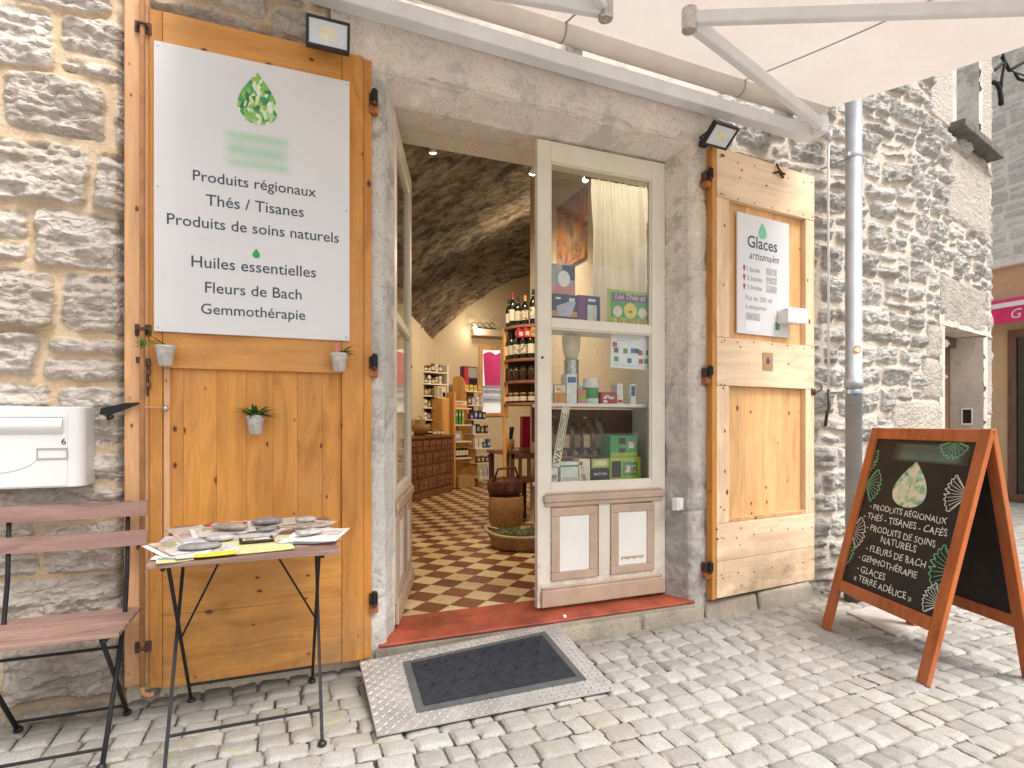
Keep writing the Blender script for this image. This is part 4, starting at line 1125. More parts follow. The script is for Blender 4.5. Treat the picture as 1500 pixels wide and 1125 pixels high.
for z in (2.19, 2.13, 2.07):
    mb.prism([(.262, z-.018), (.272, z+.006), (.252, z+.006)], .0008, MI)
    mb.prism([(.262+.011*math.cos(k*.7854), z+.014+.011*math.sin(k*.7854)) for k in range(8)], .0009, MI)
mb.build('cone_mark', 'card_red', ib, world=False)
mb = MB(); drop(mb, MI, .435, 2.455, .075, .105); mb.build('emblem', 'chalk_green', ib, world=False)
mb = MB(); mb.box(.56, .60, 1.82, 1.87, .0003, .0008, MI); mb.build('green_mark', 'card_green', ib, world=False)
ch = thing('card_holder', 'small white card holder jutting out over the ice cream board', 'card holder', SHR_M @ Vector((.66, -.02, 1.86)), math.atan2(.10, .928)-.12)
mb = MB(); mb.box(-.085, .085, -.062, -.058, 0, .095); mb.box(-.085, .085, .022, .026, 0, .095); mb.box(-.085, .085, -.058, .022, 0, .004); mb.box(-.085, -.081, -.058, .022, .004, .08); mb.box(.081, .085, -.058, .022, .004, .08)
mb.build('tray', 'white_metal', ch, world=False, bevel=.001)
mb = MB()
for i in range(7): mb.box(-.078, .078, -.054+.009*i, -.053+.009*i, .005, .098+.003*(i % 3))
mb.build('cards', 'paper_white', ch, world=False)
stk = thing('paper_plaque', 'small square wooden-looking sticker with a purple drop on the middle rail of the pale shutter', 'sticker', SHR_M @ Vector((.46, -.002, 1.545)), math.atan2(.10, .928))
bx(-.048, .048, -.0015, .0005, 0, .115).build('backing', 'card_kraft', stk, world=False)
mb = MB(); drop(mb, frame((0, -.0017, .065), (1, 0, 0), (0, 0, 1)), 0, 0, .035, .05); mb.build('emblem', 'card_purple', stk, world=False)

# ---------------------------------------------------------------- pots on the left shutter
def pot(loc, label, n, spread, tilt, mat, lean=0.0, sz=1.0):
    t = thing('hanging_pot', label, 'plant pot', loc, 0, 'small zinc pots fixed to the left shutter')
    mb = MB(); mb.lathe([(.026, 0), (.037, .074), (.040, .076), (.040, .084), (.036, .084), (.035, .07)], 22, c=(0, 0, 0)); p = mb.build('pot', 'pot_zinc', t, world=False, smooth=True)
    mb = MB(); mb.lathe([(.001, .07), (.034, .071), (.001, .074)], 16); mb.build('soil', 'soil', t, world=False)
    mb = MB(); rg = random.Random(int(loc[0]*1000))
    for i in range(n):
        a = rg.uniform(0, 6.28); ln = rg.uniform(.055, .10)*spread; up = rg.uniform(.35, 1.15)
        w = rg.uniform(.006, .011)
        d = Vector((math.cos(a)*.9 + lean, math.sin(a)*.7-.15, 0)); d = d.normalized() if d.length > .01 else Vector((1, 0, 0)); sd = Vector((-d.y, d.x, 0)).normalized()
        b = Vector((rg.uniform(-.02, .02), rg.uniform(-.02, .02), .073))
        pts = []
        for k in range(6):
            u = k/5; q = b + d*(ln*u*math.cos(up*.6)) + Vector((0, 0, ln*(math.sin(up)*u - .5*u*u*(1.2-up*.6))))
            ww = w*(.5+1.6*u*(1-u)*2)*(1-u*.75)
            pts.append((q-sd*ww+Vector((0, 0, ww*.4)), q, q+sd*ww+Vector((0, 0, ww*.4))))
        vs = [v for tr in pts for v in tr]; fs = []
        for k in range(5):
            fs += [(k*3, k*3+1, k*3+4, k*3+3), (k*3+1, k*3+2, k*3+5, k*3+4)]
        mb.add(vs, fs)
    mb.build('foliage', mat, t, world=False, smooth=True)
    k = MB(); k.box(-.006, .006, .03, .048, .03, .06); k.build('hook', 'steel', t, world=False)
    return t
pot((-.108, -.085, 1.152), 'zinc pot with bushy green leaves in the middle of the lower shutter panel', 46, 1.05, 0, 'leaf_green')
t = pot((.247, -.098, 1.440), 'zinc pot with one dark sprig at the right end of the shutter rail', 12, .9, 0, 'leaf_green', lean=1.6)
mb = MB(); mb.prism([(-.008, 0), (.008, 0), (.006, .04), (0, .055), (-.006, .04)], .002, frame((-.012, -.02, .075), (1, 0, 0), (0, 0, 1))); mb.build('plant_tag', 'card_pink', t, world=False)
t = pot((-.452, -.098, 1.440), 'zinc pot with a green tuft trailing left at the left end of the shutter rail', 5, .9, 0, 'leaf_green', lean=-2.5)
mb = MB(); rg = random.Random(3)
mb.tube([(-.02, -.02, .075), (-.05, -.03, .088), (-.085, -.03, .078)], .003, 6)
for i in range(30):
    a = rg.uniform(0, 6.28); e = rg.uniform(-.6, 1.2); b = Vector((-.085+rg.uniform(-.012, .025), -.03, .078)); d = Vector((math.cos(a)-.7, math.sin(a), e)).normalized()
    s = d.cross(Vector((0, 0, 1))).normalized()*.004; q = b+d*rg.uniform(.02, .045); m_ = (b+q)/2
    mb.add([b, m_-s, q, m_+s], [(0, 1, 2, 3)])
mb.build('tuft', 'leaf_pale', t, world=False)

# ---------------------------------------------------------------- letter box, shutter catch, bell, floodlights
lb = thing('letter_box', 'white metal letter box numbered 6 on the stone wall', 'letter box', (-.95, -.02, .952))
o = []
for i in range(9): a = R(-90+90*i/8); o.append((-.722-.045+.045*math.cos(a), -.112+.045*math.sin(a)))
out = [(-1.19, -.157)] + o + [(-.722, .0), (-1.19, .0)]
MB().prism(out, .312, Matrix.Translation((0, 0, .952))).build('body', 'mail_white', lb, bevel=.004)
bx(-1.185, -.772, -.1605, -.1575, .958, 1.236).build('front_door', 'mail_white', lb, bevel=.002)
mb = MB()
def flap(u, v):
    a = v*math.pi; return (-1.16+u*.375, -.162-.017*math.sin(a)*(1-.15*math.cos(a)), 1.158+.062*v)
mb.grid(flap, 1, 10); mb.build('flap', 'mail_white', lb, smooth=True)
bx(-1.16, -.785, -.1625, -.161, 1.219, 1.2235).build('slot', 'mail_grey', lb)
mb = MB()
for b in ((-.868, -.770, 1.062, 1.067), (-.868, -.770, 1.100, 1.105), (-.868, -.864, 1.067, 1.100), (-.774, -.770, 1.067, 1.100)): mb.box(b[0], b[1], -.1645, -.161, b[2], b[3])
mb.build('name_plate', 'mail_grey', lb)
ML = frame((0, -.1607, 0), (1, 0, 0), (0, 0, 1))
mb = MB(); put_text(mb, '6', ML, -.783, 1.118, height=.024, off=.01); mb.build('lettering', 'ink_black', lb)
mb = MB(); mb.lathe([(.013, 0), (.013, .004), (.009, .006)], 16, M=frame((-1.0, -.1607, 1.09), (1, 0, 0), (0, 0, 1))); mb.build('lock', 'iron_rust', lb)
mb = MB()
mb.prism([(-1.16, .99)] + [(-1.0+.135*math.cos(R(a)), 1.075+.062*math.sin(R(a))) for a in range(-80, 91, 10)] + [(-1.16, 1.137)], .0025, frame((0, -.1607, 0), (1, 0, 0), (0, 0, 1))); mb.build('relief_panel', 'mail_white', lb, bevel=.002)
mb = MB(); mb.box(-1.3, -.93, -.09, -.03, 1.2645, 1.270); mb.build('loose_paper', 'card_grey', lb)
sc_ = MB(); sc_.tube([(-.672, .0, 1.238), (-.668, -.045, 1.236), (-.672, -.06, 1.246)], .010, 8); sc_.prism([(-.69, 1.236), (-.66, 1.232), (-.555, 1.278), (-.548, 1.287), (-.60, 1.284), (-.685, 1.262)], .012, frame((0, -.058, 0), (1, 0, 0), (0, 0, 1))); sc_.tube([(-.665, -.062, 1.25), (-.66, -.066, 1.215), (-.642, -.064, 1.228)], .007, 8)
tag(sc_.build('shutter_catch', 'black_metal', bevel=.003), 'black iron shutter catch pointing right above the letter box', 'shutter catch')
bl = thing('door_bell', 'white square bell push on the right door jamb', 'bell', (2.268, .045, .665))
mb = MB(); mb.box(-.042, .042, -.020, .02, 0, .075); mb.build('case', 'white_metal', bl, world=False, bevel=.006)
mb = MB(); mb.box(-.026, .026, -.0235, -.0205, .016, .058); mb.build('push_button', 'panel_white', bl, world=False, bevel=.002)
bl.rotation_euler.z = R(25)

def flood(label, c, w, h, tilt, yaw):
    t = thing('floodlight', label, 'floodlight', c, yaw, 'black floodlights above the shutters')
    Mx = Matrix.Rotation(tilt, 4, 'X')
    mb = MB(); o = .012
    mb.box(-w/2, w/2, .004, .030, -h/2, h/2, Mx)
    for b in ((-w/2, w/2, -h/2, -h/2+o), (-w/2, w/2, h/2-o, h/2), (-w/2, -w/2+o, -h/2+o, h/2-o), (w/2-o, w/2, -h/2+o, h/2-o)): mb.box(b[0], b[1], -.008, .004, b[2], b[3], Mx)
    mb.build('housing', 'black_plastic', t, world=False, bevel=.003)
    mb = MB(); mb.box(-w/2+o, w/2-o, -.001, .0035, -h/2+o, h/2-o, Mx); lens = mb.build('lens', 'lamp_glass', t, world=False)
    mb = MB(); mb.box(-.035, .035, -.0018, -.0012, -.028, .028, Mx); mb.build('led_array', 'label_cream', lens, world=False)
    mb = MB(); mb.tube([Mx @ Vector((-w/2+.02, .034, 0)), Vector((-w/2+.02, .10, .02)), Vector((w/2-.02, .10, .02)), Mx @ Vector((w/2-.02, .034, 0))], .006, 8)
    mb.box(-.025, .025, .09, .16, .0, .04); mb.build('bracket', 'black_plastic', t, world=False)
flood('black floodlight facing the street above the orange shutter', (.193, -.17, 2.944), .188, .128, R(9), 0)
flood('black floodlight tipped steeply down above the pale shutter', (2.415, -.165, 2.90), .185, .135, R(52), R(4))

# ---------------------------------------------------------------- bistro table, chair
def fold_table():
    t = thing('folding_table', 'small folding bistro table with slatted top, covered in leaflets and stones', 'table', (-.11, -.345, 0))
    z0, z1 = .730, .768                       # the top follows the slope of the street
    zz = lambda y: z0 + (z1-z0)*(y+.66)/.58
    mb = MB(); ys = np.linspace(-.655, -.085, 7)
    for i in range(6):
        a, b = ys[i]+.006, ys[i+1]-.006
        mb.hexa([(-.42, a, zz(a)-.018), (.20, a, zz(a)-.018), (.235, b, zz(b)-.018), (-.455+.02, b, zz(b)-.018)] if False else [(-.42, a, zz(a)-.018), (.20, a, zz(a)-.018), (.20, b, zz(b)-.018), (-.42, b, zz(b)-.018)],
                [(-.42, a, zz(a)), (.20, a, zz(a)), (.20, b, zz(b)), (-.42, b, zz(b))])
    mb.build('slats', 'slat_wood', t, bevel=.004)
    for x in (-.372, .140):
        L1 = MB(); L1.beam((x, -.615, .0), (x, -.12, zz(-.12)-.02), .005, .0125, up=(1, 0, 0)); L1.build('leg', 'black_metal', t)
        xx = x + (.010 if x < 0 else -.010)
        L2 = MB(); L2.beam((xx, -.05, .0), (xx, -.60, zz(-.60)-.02), .005, .0125, up=(1, 0, 0)); L2.build('leg', 'black_metal', t)
        mb = MB(); mb.beam((x, -.64, zz(-.64)-.024), (x, -.10, zz(-.10)-.024), .012, .010); mb.build('rail', 'black_metal', t)
        for y in (-.615, -.05): MB().lathe([(.012, -.008), (.017, -.002), (.017, .006), (.008, .014)], 12, c=(x if y < -.3 else xx, y, .004)).build('foot', 'black_plastic', t, smooth=True)
    for a in ([(-.372, -.545, .10), (.140, -.545, .10)], [(-.362, -.12, .10), (.130, -.12, .10)]): MB().tube(a, .006, 8).build('stretcher', 'black_metal', t)
    for a in ([(-.366, -.335, .36), (-.20, -.50, zz(-.5)-.02)], [(.134, -.335, .38), (-.03, -.50, zz(-.5)-.02)]): MB().tube(a, .004, 6).build('brace', 'black_metal', t)
    return zz
ZT = fold_table()

def fold_chair():
    t = thing('folding_chair', 'folding bistro chair with brown wood slats and black metal frame', 'chair', (-.775, -.28, 0), 0)
    x0, x1 = -.985, -.565
    mb = MB(); ys = np.linspace(-.462, -.098, 6)
    zs = lambda y: .452+.02*(-.28-y)
    for i in range(5):
        a, b = ys[i]+.0075, ys[i+1]-.0075
        mb.hexa([(x0, a, zs(a)-.016), (x1+.028, a, zs(a)-.016), (x1+.028, b, zs(b)-.016), (x0, b, zs(b)-.016)], [(x0, a, zs(a)), (x1+.028, a, zs(a)), (x1+.028, b, zs(b)), (x0, b, zs(b))])
    mb.build('seat', 'slat_wood', t, bevel=.003)
    for z in (.855, .737):
        mb = MB(); y = -.142+.02*(z-.8)
        def sl(u, v, z=z, y=y): return (x0-.0+u*(x1-x0+.055), y-.018*math.sin(math.pi*u)+.014*(v > .5)*0 , z-.03+.06*v)
        mb.grid(sl, 14, 1)
        mb2 = MB(); n = len(mb.v)
        fr = mb.v; bkp = [(a, b+.014, c) for a, b, c in fr]
        mb2.add(fr, mb.f); mb2.add(bkp, [f[::-1] for f in mb.f])
        m = 15
        for k in range(m-1): mb2.f += [(k+1, k, n+k, n+k+1), (m+k, m+k+1, n+m+k+1, n+m+k)]
        mb2.f += [(0, m, n+m, n), (m+m-1, m-1, n+m-1, n+m+m-1)]
        mb2.build('back_slat', 'slat_wood', t)
    for x in (-.965, -.580):
        MB().tube([(x, -.488, 0), (x, -.30, .25), (x, -.17, .44), (x, -.135, .60), (x, -.120, .885)], .0085, 8).build('leg', 'black_metal', t, smooth=True)
        xx = x+(.012 if x < -.7 else -.012)
        MB().tube([(xx, -.072, 0), (xx, -.27, .24), (xx, -.44, .432)], .0085, 8).build('leg', 'black_metal', t, smooth=True)
        MB().beam((x, -.455, .432), (x, -.105, .432), .012, .012).build('rail', 'black_metal', t)
        for y, q in ((-.488, x), (-.072, xx)): MB().lathe([(.010, -.006), (.016, 0), (.016, .012), (.008, .02)], 12, c=(q, y-.004, .002)).build('foot', 'black_plastic', t, smooth=True)
    for a in ([(-.953, -.095, .045), (-.592, -.095, .045)], [(-.965, -.235, .335), (-.58, -.235, .335)], [(-.965, -.455, .055), (-.58, -.455, .055)]): MB().tube(a, .006, 8).build('stretcher', 'black_metal', t)
fold_chair()

def leaflet(name, label, x, y, w, d, rot, mat, lift, mat2=None, n=1, curl=.0022):
    t = thing(name, label, 'leaflet', (x, y, ZT(y)+lift), 0, 'leaflets on the bistro table')
    if mat == 'card_white': mat = 'print_page'
    if mat2 in ('card_orange', 'card_pink', 'card_grey', 'card_black', 'card_lilac'): mat2 = 'print_page'
    t.rotation_euler = (math.atan((.768-.730)/.58), 0, R(rot))
    for k in range(n):
        mb = MB(); rr = (k*.02-.02) if n > 1 else 0
        th = .0015
        def f(u, v): return (-w/2+u*w+rr, -d/2+v*d, k*.0026+.0004+curl*(2*abs(u-.5))**3*(1 if k == n-1 else .6)+.002*(u > .92)*(v > .8))
        g = MB().grid(f, 12, 4); nn = len(g.v)
        mb.add(g.v, [q[::-1] for q in g.f]); mb.add([(a, b, c+th) for a, b, c in g.v], g.f)
        m = mb.build('sheet', mat if k == n-1 else 'paper_white', t, world=False)
    if mat2:
        g = MB().grid(lambda u, v: (-w*.40+u*w*.8+((n-1)*.02-.02 if n > 1 else 0), -d*.05+v*d*.42, (n-1)*.0026+.0004+th_(u, w, curl)+.0022), 10, 2)
        g.build('printed_panel', mat2, m, world=False)
def th_(u, w, curl): return curl*(2*abs((.1+.8*u)-.5))**3
LF = [('yellow flyer lying under the white leaflets at the front left corner', -.345, -.585, .11, .14, 10, 'card_pastel', .001, None, 1),
      ('lilac flyer under the flat grey stone', -.305, -.52, .15, .21, -8, 'paper_white', .004, 'paper_white', 2),
      ('pale green flyer at the front middle of the table', -.085, -.52, .24, .20, 6, 'card_pastel', .003, None, 1),
      ('dark printed card lying on the pale green flyer', -.09, -.455, .12, .085, 6, 'card_black', .007, 'card_grey', 1),
      ('stack of pale blue folded brochures at the right edge', .115, -.46, .16, .20, -22, 'paper_white', .006, 'card_lilac', 4),
      ('dark brown leaflet under the long stone', .07, -.33, .20, .12, -6, 'card_brown', .005, 'card_black', 1),
      ('white leaflet with an orange picture at the back left', -.21, -.27, .21, .17, 12, 'card_white', .006, 'card_orange', 2),
      ('leaflet with a landscape picture at the back left corner', -.34, -.24, .14, .19, 25, 'card_white', .003, 'card_sand', 1),
      ('pink map leaflet in the left middle of the table', -.33, -.38, .19, .15, -4, 'card_lilac', .005, 'card_pink', 1),
      ('pale leaflet bent up at the back edge of the table', -.02, -.17, .20, .15, 8, 'card_white', .005, 'card_grey', 2),
      ('yellow leaflet between the stones at the back', .06, -.21, .12, .16, -14, 'card_cream', .004, None, 1),
      ('printed leaflet half hidden under the pink map leaflet', -.37, -.45, .12, .17, 20, 'card_white', .002, None, 1),
      ('white page with small pictures between the dark card and the blue brochures', .015, -.40, .15, .20, 24, 'card_white', .002, None, 1),
      ('printed leaflet hanging towards the right edge behind the blue brochures', .14, -.27, .11, .19, -30, 'card_white', .003, 'card_grey', 1),
      ('folded white page at the back of the table, left of the bent leaflet', -.13, -.15, .16, .11, -5, 'card_white', .003, None, 1),
      ('white page in the middle of the table under the mossy stone', -.12, -.36, .22, .15, -16, 'card_white', .002, None, 2),
      ('printed page under the flat grey stone at the front', -.25, -.56, .20, .13, 14, 'card_white', .006, 'card_grey', 1),
      ('printed page lying across the right back of the table', .13, -.38, .15, .12, 12, 'card_white', .008, 'card_pink', 1),
      ('dark red leaflet at the back left of the table', -.22, -.185, .15, .11, -14, 'card_red', .009, 'card_black', 1),
      ('white leaflet fanned over the lilac ones at the left edge', -.36, -.50, .10, .20, 30, 'card_white', .008, 'card_pink', 2),
      ('bright yellow strip sticking out over the front edge', -.215, -.62, .13, .05, 8, 'card_yellow', .009, None, 1)]
for lab, x, y, w, d, r, m1, l, m2, n in LF: leaflet('leaflet', lab, x, y, w, d, r, m1, l, m2, n)
def pebble(label, x, y, a, b, c, rot, mat, lift):
    mb = MB(); nu, nv = 20, 12; rg = random.Random(int((x+2)*977+(y+3)*313)); ph = [rg.uniform(0, 6) for _ in range(4)]
    vs, fs = [], []
    for j in range(nv+1):
        th = math.pi*j/nv
        for i in range(nu):
            p = 2*math.pi*i/nu
            k = 1+.09*math.sin(2*p+ph[0])+.05*math.sin(3*p+ph[1])+.04*math.sin(2*th+ph[2])
            q = .8
            sx = math.sin(th); vx = math.cos(p)*sx; vy = math.sin(p)*sx; vz = math.cos(th)
            X = a*k*vx; Y = b*k*vy
            vs.append((X*math.cos(rot)-Y*math.sin(rot), X*math.sin(rot)+Y*math.cos(rot), c*math.copysign(abs(vz)**q, vz)*k))
    for j in range(nv):
        for i in range(nu): fs.append((j*nu+i, (j+1)*nu+i, (j+1)*nu+(i+1) % nu, j*nu+(i+1) % nu))
    mb.add([(x+p[0], y+p[1], ZT(y)+lift+c*.92+p[2]) for p in vs], fs)
    tag(mb.build('stone', mat, smooth=True), label, 'stone', 'stones weighing down the leaflets')
for i, (lab, x, y, a, b, c, r, m, l) in enumerate([
    ('flat dark grey stone nearest the front of the table', -.275, -.535, .082, .042, .016, .15, 'pebble_grey', .011), ('speckled grey stone on the lilac leaflets, behind the flat one', -.215, -.43, .066, .036, .016, .1, 'pebble_pale', .012),
    ('long reddish stone on the orange picture leaflet', -.19, -.29, .075, .035, .018, -.1, 'pebble_brown', .016), ('rounded grey stone at the back middle of the table', -.06, -.22, .072, .042, .020, .1, 'pebble_grey', .014),
    ('small dark mossy stone in the middle of the table', -.055, -.33, .04, .024, .014, .3, 'pebble_grey', .010), ('small grey stone on the yellow leaflet at the back right', .10, -.20, .055, .032, .016, 0, 'pebble_pale', .010),
    ('long pinkish stone on the dark brown leaflet', .115, -.33, .085, .03, .014, .12, 'pebble_brown', .011), ('pale stone on the stack of blue brochures', .10, -.475, .06, .034, .015, .2, 'pebble_pale', .022)]):
    pebble(lab, x, y, a*.86, b*.86, c*.72, r, m, l)

# ---------------------------------------------------------------- ramp plate and mat
rp = thing('ramp_plate', 'sloping aluminium checker plate ramp up to the red doorstep', 'ramp', (.86, -.36, 0))
A, B_, C_, D_ = Vector((.336, -.125, .091)), Vector((1.400, -.028, .103)), Vector((1.378, -.655, .012)), Vector((.336, -.648, .012))
def onplate(u, v, h=0.0):
    """u to the right, v towards the street"""
    p = (A*(1-u)+B_*u)*(1-v) + (D_*(1-u)+C_*u)*v
    return Vector((p.x, p.y, p.z+h))
mb = MB(); T = .005
mb.hexa([onplate(0, 1, -T), onplate(1, 1, -T), onplate(1, 0, -T), onplate(0, 0, -T)], [onplate(0, 1), onplate(1, 1), onplate(1, 0), onplate(0, 0)])
pl_ = mb.build('plate', 'checker_plate', rp); mb = MB()
nu, nv = 38, 22
for i in range(nu):
    for j in range(nv):
        u, v = (i+.5)/nu, (j+.5)/nv
        if .20 < u < .90 and .12 < v < .83: continue
        a = R(45) if (i+j) % 2 else R(-45)
        l, w = .0150, .0046
        cu, cvv = math.cos(a), math.sin(a); su, sv = 1/1.05, 1/.56
        q = lambda x, y, h: onplate(u+(x*cu-y*cvv)*su, v+(x*cvv+y*cu)*sv, h)
        mb.add([q(-l, 0, .0002), q(0, -w, .0002), q(l, 0, .0002), q(0, w, .0002), q(-l*.55, 0, .0030), q(l*.55, 0, .0030)], [(0, 1, 5, 4), (1, 2, 5), (2, 3, 4, 5), (3, 0, 4)])
mb.build('tread_pattern', 'tread_metal', pl_)
mb = MB()
for u in (.04, .5, .96):
    mb.hexa([onplate(u-.01, .0, -.09), onplate(u+.01, .0, -.09), onplate(u+.01, .9, -.019), onplate(u-.01, .9, -.019)][::-1], [onplate(u-.01, .0, -T), onplate(u+.01, .0, -T), onplate(u+.01, .9, -T), onplate(u-.01, .9, -T)][::-1])
mb.build('support', 'steel', rp)
mt = thing('door_mat', 'dark blue grey rubber door mat lying on the checker plate ramp', 'mat', onplate(.55, .5, .002))
def onmat(a, b, h):
    """a, b in 0..1 over the mat"""
    u0, u1 = (.178, .165), (.902, .915)
    v0, v1 = .105, .842
    v = v0+(v1-v0)*b; v += .045*(1-a)*(1-b)
    ul = u0[0]+(u0[1]-u0[0])*b; ur = u1[0]+(u1[1]-u1[0])*b
    return onplate(ul+(ur-ul)*a, v, h)
mb = MB()
def quad(a0, a1, b0, b1, h0, h1):
    mb.hexa([onmat(a0, b1, h0), onmat(a1, b1, h0), onmat(a1, b0, h0), onmat(a0, b0, h0)], [onmat(a0, b1, h1), onmat(a1, b1, h1), onmat(a1, b0, h1), onmat(a0, b0, h1)])
quad(0, 1, 0, 1, .0025, .006); mb.build('border', 'rubber_rim', mt)
mb = MB(); quad(.045, .955, .075, .925, .0065, .010)
k = 7
for i in range(k*2+1):
    # raised diamond lattice with small diamonds inside
    for sgn in (1, -1):
        pts = []
        for s in range(25):
            b = s/24; a = (i-k/2)/k + sgn*(b)*.5 - (.25 if sgn > 0 else -.25)
            if 0.0 <= a <= 1.0: pts.append(onmat(.05+.9*a, .085+.83*b, .0105))
        if len(pts) > 2: mb.tube(pts, .0042, 4)
for i in range(k):
    for j in range(4):
        a, b = (i+.5)/k + (0.5/k if j % 2 else 0), (j+.5)/4
        if a > .98: continue
        for w in (.030, .017):
            c = [onmat(.05+.9*min(.99, max(.01, a+dx*w)), .085+.83*(b+dy*w*1.9), .0108) for dx, dy in ((-1, 0), (0, -1), (1, 0), (0, 1), (-1, 0))]
            mb.tube(c, .0032, 4)
mb.build('pad', 'rubber', mt)
# small white stop on the step
tag(MB().lathe([(.010, 0), (.012, .004), (.010, .012), (.003, .016)], 14, c=(1.462, -.002, .1172)).build('door_stop', 'panel_white', smooth=True), 'tiny white round stop on the red doorstep', 'door stop')
# utility cover in the paving
mb = MB(); c = [(3.327, -.268), (3.69, -.24), (3.577, -.608), (3.209, -.665)]
mb.prism([c[3], c[2], c[1], c[0]], .03, Matrix.Translation((0, 0, -.024))); tag(mb.build('utility_cover', 'cover_stone', bevel=.003), 'flat square stone cover set in the cobbles beneath the chalk board', 'utility cover')

# ---------------------------------------------------------------- chalk A-board
AB_T = R(73.1)
ab = thing('chalk_board', 'red brown wooden A-board with chalk writing and a green drop', 'A-board', (3.111, -.844, 0), AB_T)
AW = .777; BY, TY, TZ = .281, -.055, 1.175
def leaf(front):
    sgn = 1 if front else -1
    b = Vector((0, sgn*BY, 0)); tp = Vector((0, TY + (.014 if front else -.014), TZ))
    U = (tp-b); L = U.length; U.normalize(); Rr = Vector((-1, 0, 0)) if front else Vector((1, 0, 0))
    return Matrix(((Rr.x, U.x, Rr.cross(U).x, b.x), (Rr.y, U.y, Rr.cross(U).y, b.y), (Rr.z, U.z, Rr.cross(U).z, b.z), (0, 0, 0, 1))), L
for fr_ in (True, False):
    Mx, L = leaf(fr_); h = AW/2; t_ = .026
    mb = MB(); mb.box(-h, -h+.062, 0, L, -t_, 0, Mx); mb.box(h-.062, h, 0, L, -t_, 0, Mx)
    mb.box(-h+.0625, h-.0625, L-.066, L-.002, -t_+.001, -.001, Mx); mb.box(-h+.0625, h-.0625, .238, .302, -t_+.001, -.001, Mx)
    f = mb.build('front_frame' if fr_ else 'rear_frame', 'board_frame', ab, world=False, bevel=.004)
    MB().box(-h+.0625, h-.0625, .3025, L-.0665, -.018, -.012, Mx).build('chalk_panel', 'slate_board', f, world=False)
mb = MB()
for x in (-.25, .25): mb.tube([(x-.04, TY, TZ-.012), (x+.04, TY, TZ-.012)], .009, 8)
mb.build('hinge', 'steel', ab, world=False)
MF, L = leaf(True); MF = MF @ Matrix.Translation((0, 0, -.0118))
mb = MB(); drop(mb, MF, -.005, .912, .225, .25); mb.build('emblem', 'drop_chalk', ab, world=False)
o = MB().grid(lambda u, v: (-.24+u*.48, 0, v*.10), 2, 2).build('smudge', 'chalk_smear', ab, world=False)
_lo = MF @ Matrix(((1, 0, 0, .06), (0, 0, 1, 1.035), (0, -1, 0, .0006), (0, 0, 0, 1)))
o.matrix_local = _lo
mb = MB()
for tx, x0, x1, y in (('- PRODUITS RÉGIONAUX', -.256, .267, .742), ('- THÉS - TISANES - CAFÉS', -.285, .286, .684), ('- PRODUITS DE SOINS', -.24, .236, .622), ('NATURELS', -.114, .133, .572), ('- FLEURS DE BACH', -.205, .211, .510), ('- GEMMOTHÉRAPIE', -.245, .177, .448), ('- GLACES', -.234, -.016, .384), ('« TERRE ADÉLICE »', -.24, .18, .332)):
    mb = MB(); put_text(mb, tx, MF, (x0+x1)/2, y, width=x1-x0, off=-.001, wob=.0028, shear=-.05); mb.build('lettering', 'chalk_white', ab, world=False)
def ribbon(mb, pts, w, M, lift=.0008):
    for i in range(len(pts)-1):
        a, b = Vector((*pts[i], 0)), Vector((*pts[i+1], 0)); d = b-a
        if d.length < 1e-6: continue
        s = Vector((-d.y, d.x, 0)).normalized()*w/2; e = d.normalized()*w*.25
        mb.add([(a-s-e)+Vector((0, 0, lift)), (b-s+e)+Vector((0, 0, lift)), (b+s+e)+Vector((0, 0, lift)), (a+s-e)+Vector((0, 0, lift))], [(0, 1, 2, 3)], M)
def ginkgo(cx, cy, r, ang, spread, mat):
    mb = MB(); xlim = AW/2-.063
    n = 26; arc = []
    for i in range(n+1):
        a = R(ang-spread/2+spread*i/n); k = r*(1+.06*math.sin(i*1.9)+.03*math.sin(i*4.1))*(.82 if abs(i-n/2) < 1 else 1)
        arc.append((cx+k*math.cos(a), cy+k*math.sin(a)))
    ok = lambda p: -xlim < p[0] < xlim and .31 < p[1] < L-.07
    path = [(cx, cy)] + arc + [(cx, cy)]
    for p, q in zip(path, path[1:]):
        if ok(p) and ok(q): ribbon(mb, [p, q], .0045, MF)
        elif ok(q) or ok(p):
            g = [(p[0]+(q[0]-p[0])*k/12, p[1]+(q[1]-p[1])*k/12) for k in range(13)]
            for a, b in zip(g, g[1:]):
                if ok(a) and ok(b): ribbon(mb, [a, b], .0045, MF)
    for i in range(1, n, 3):
        e = (cx+(arc[i][0]-cx)*.9, cy+(arc[i][1]-cy)*.9); g = [(cx+(e[0]-cx)*k/10, cy+(e[1]-cy)*k/10) for k in range(11)]
        for a, b in zip(g, g[1:]):
            if ok(a) and ok(b): ribbon(mb, [a, b], .0028, MF)
    if mb.v: mb.build('leaf_drawing', mat, ab, world=False)
ginkgo(-.335, .880, .115, 0, 110, 'chalk_green'); ginkgo(.345, .895, .125, 180, 95, 'chalk_white'); ginkgo(-.35, .59, .105, 5, 120, 'chalk_white')
ginkgo(-.40, .475, .105, 5, 110, 'chalk_green'); ginkgo(.385, .535, .145, 180, 100, 'chalk_green'); ginkgo(.345, .372, .10, 168, 100, 'chalk_white')
ginkgo(-.405, 1.04, .11, -15, 80, 'chalk_green'); ginkgo(.20, 1.155, .085, -90, 150, 'chalk_green')

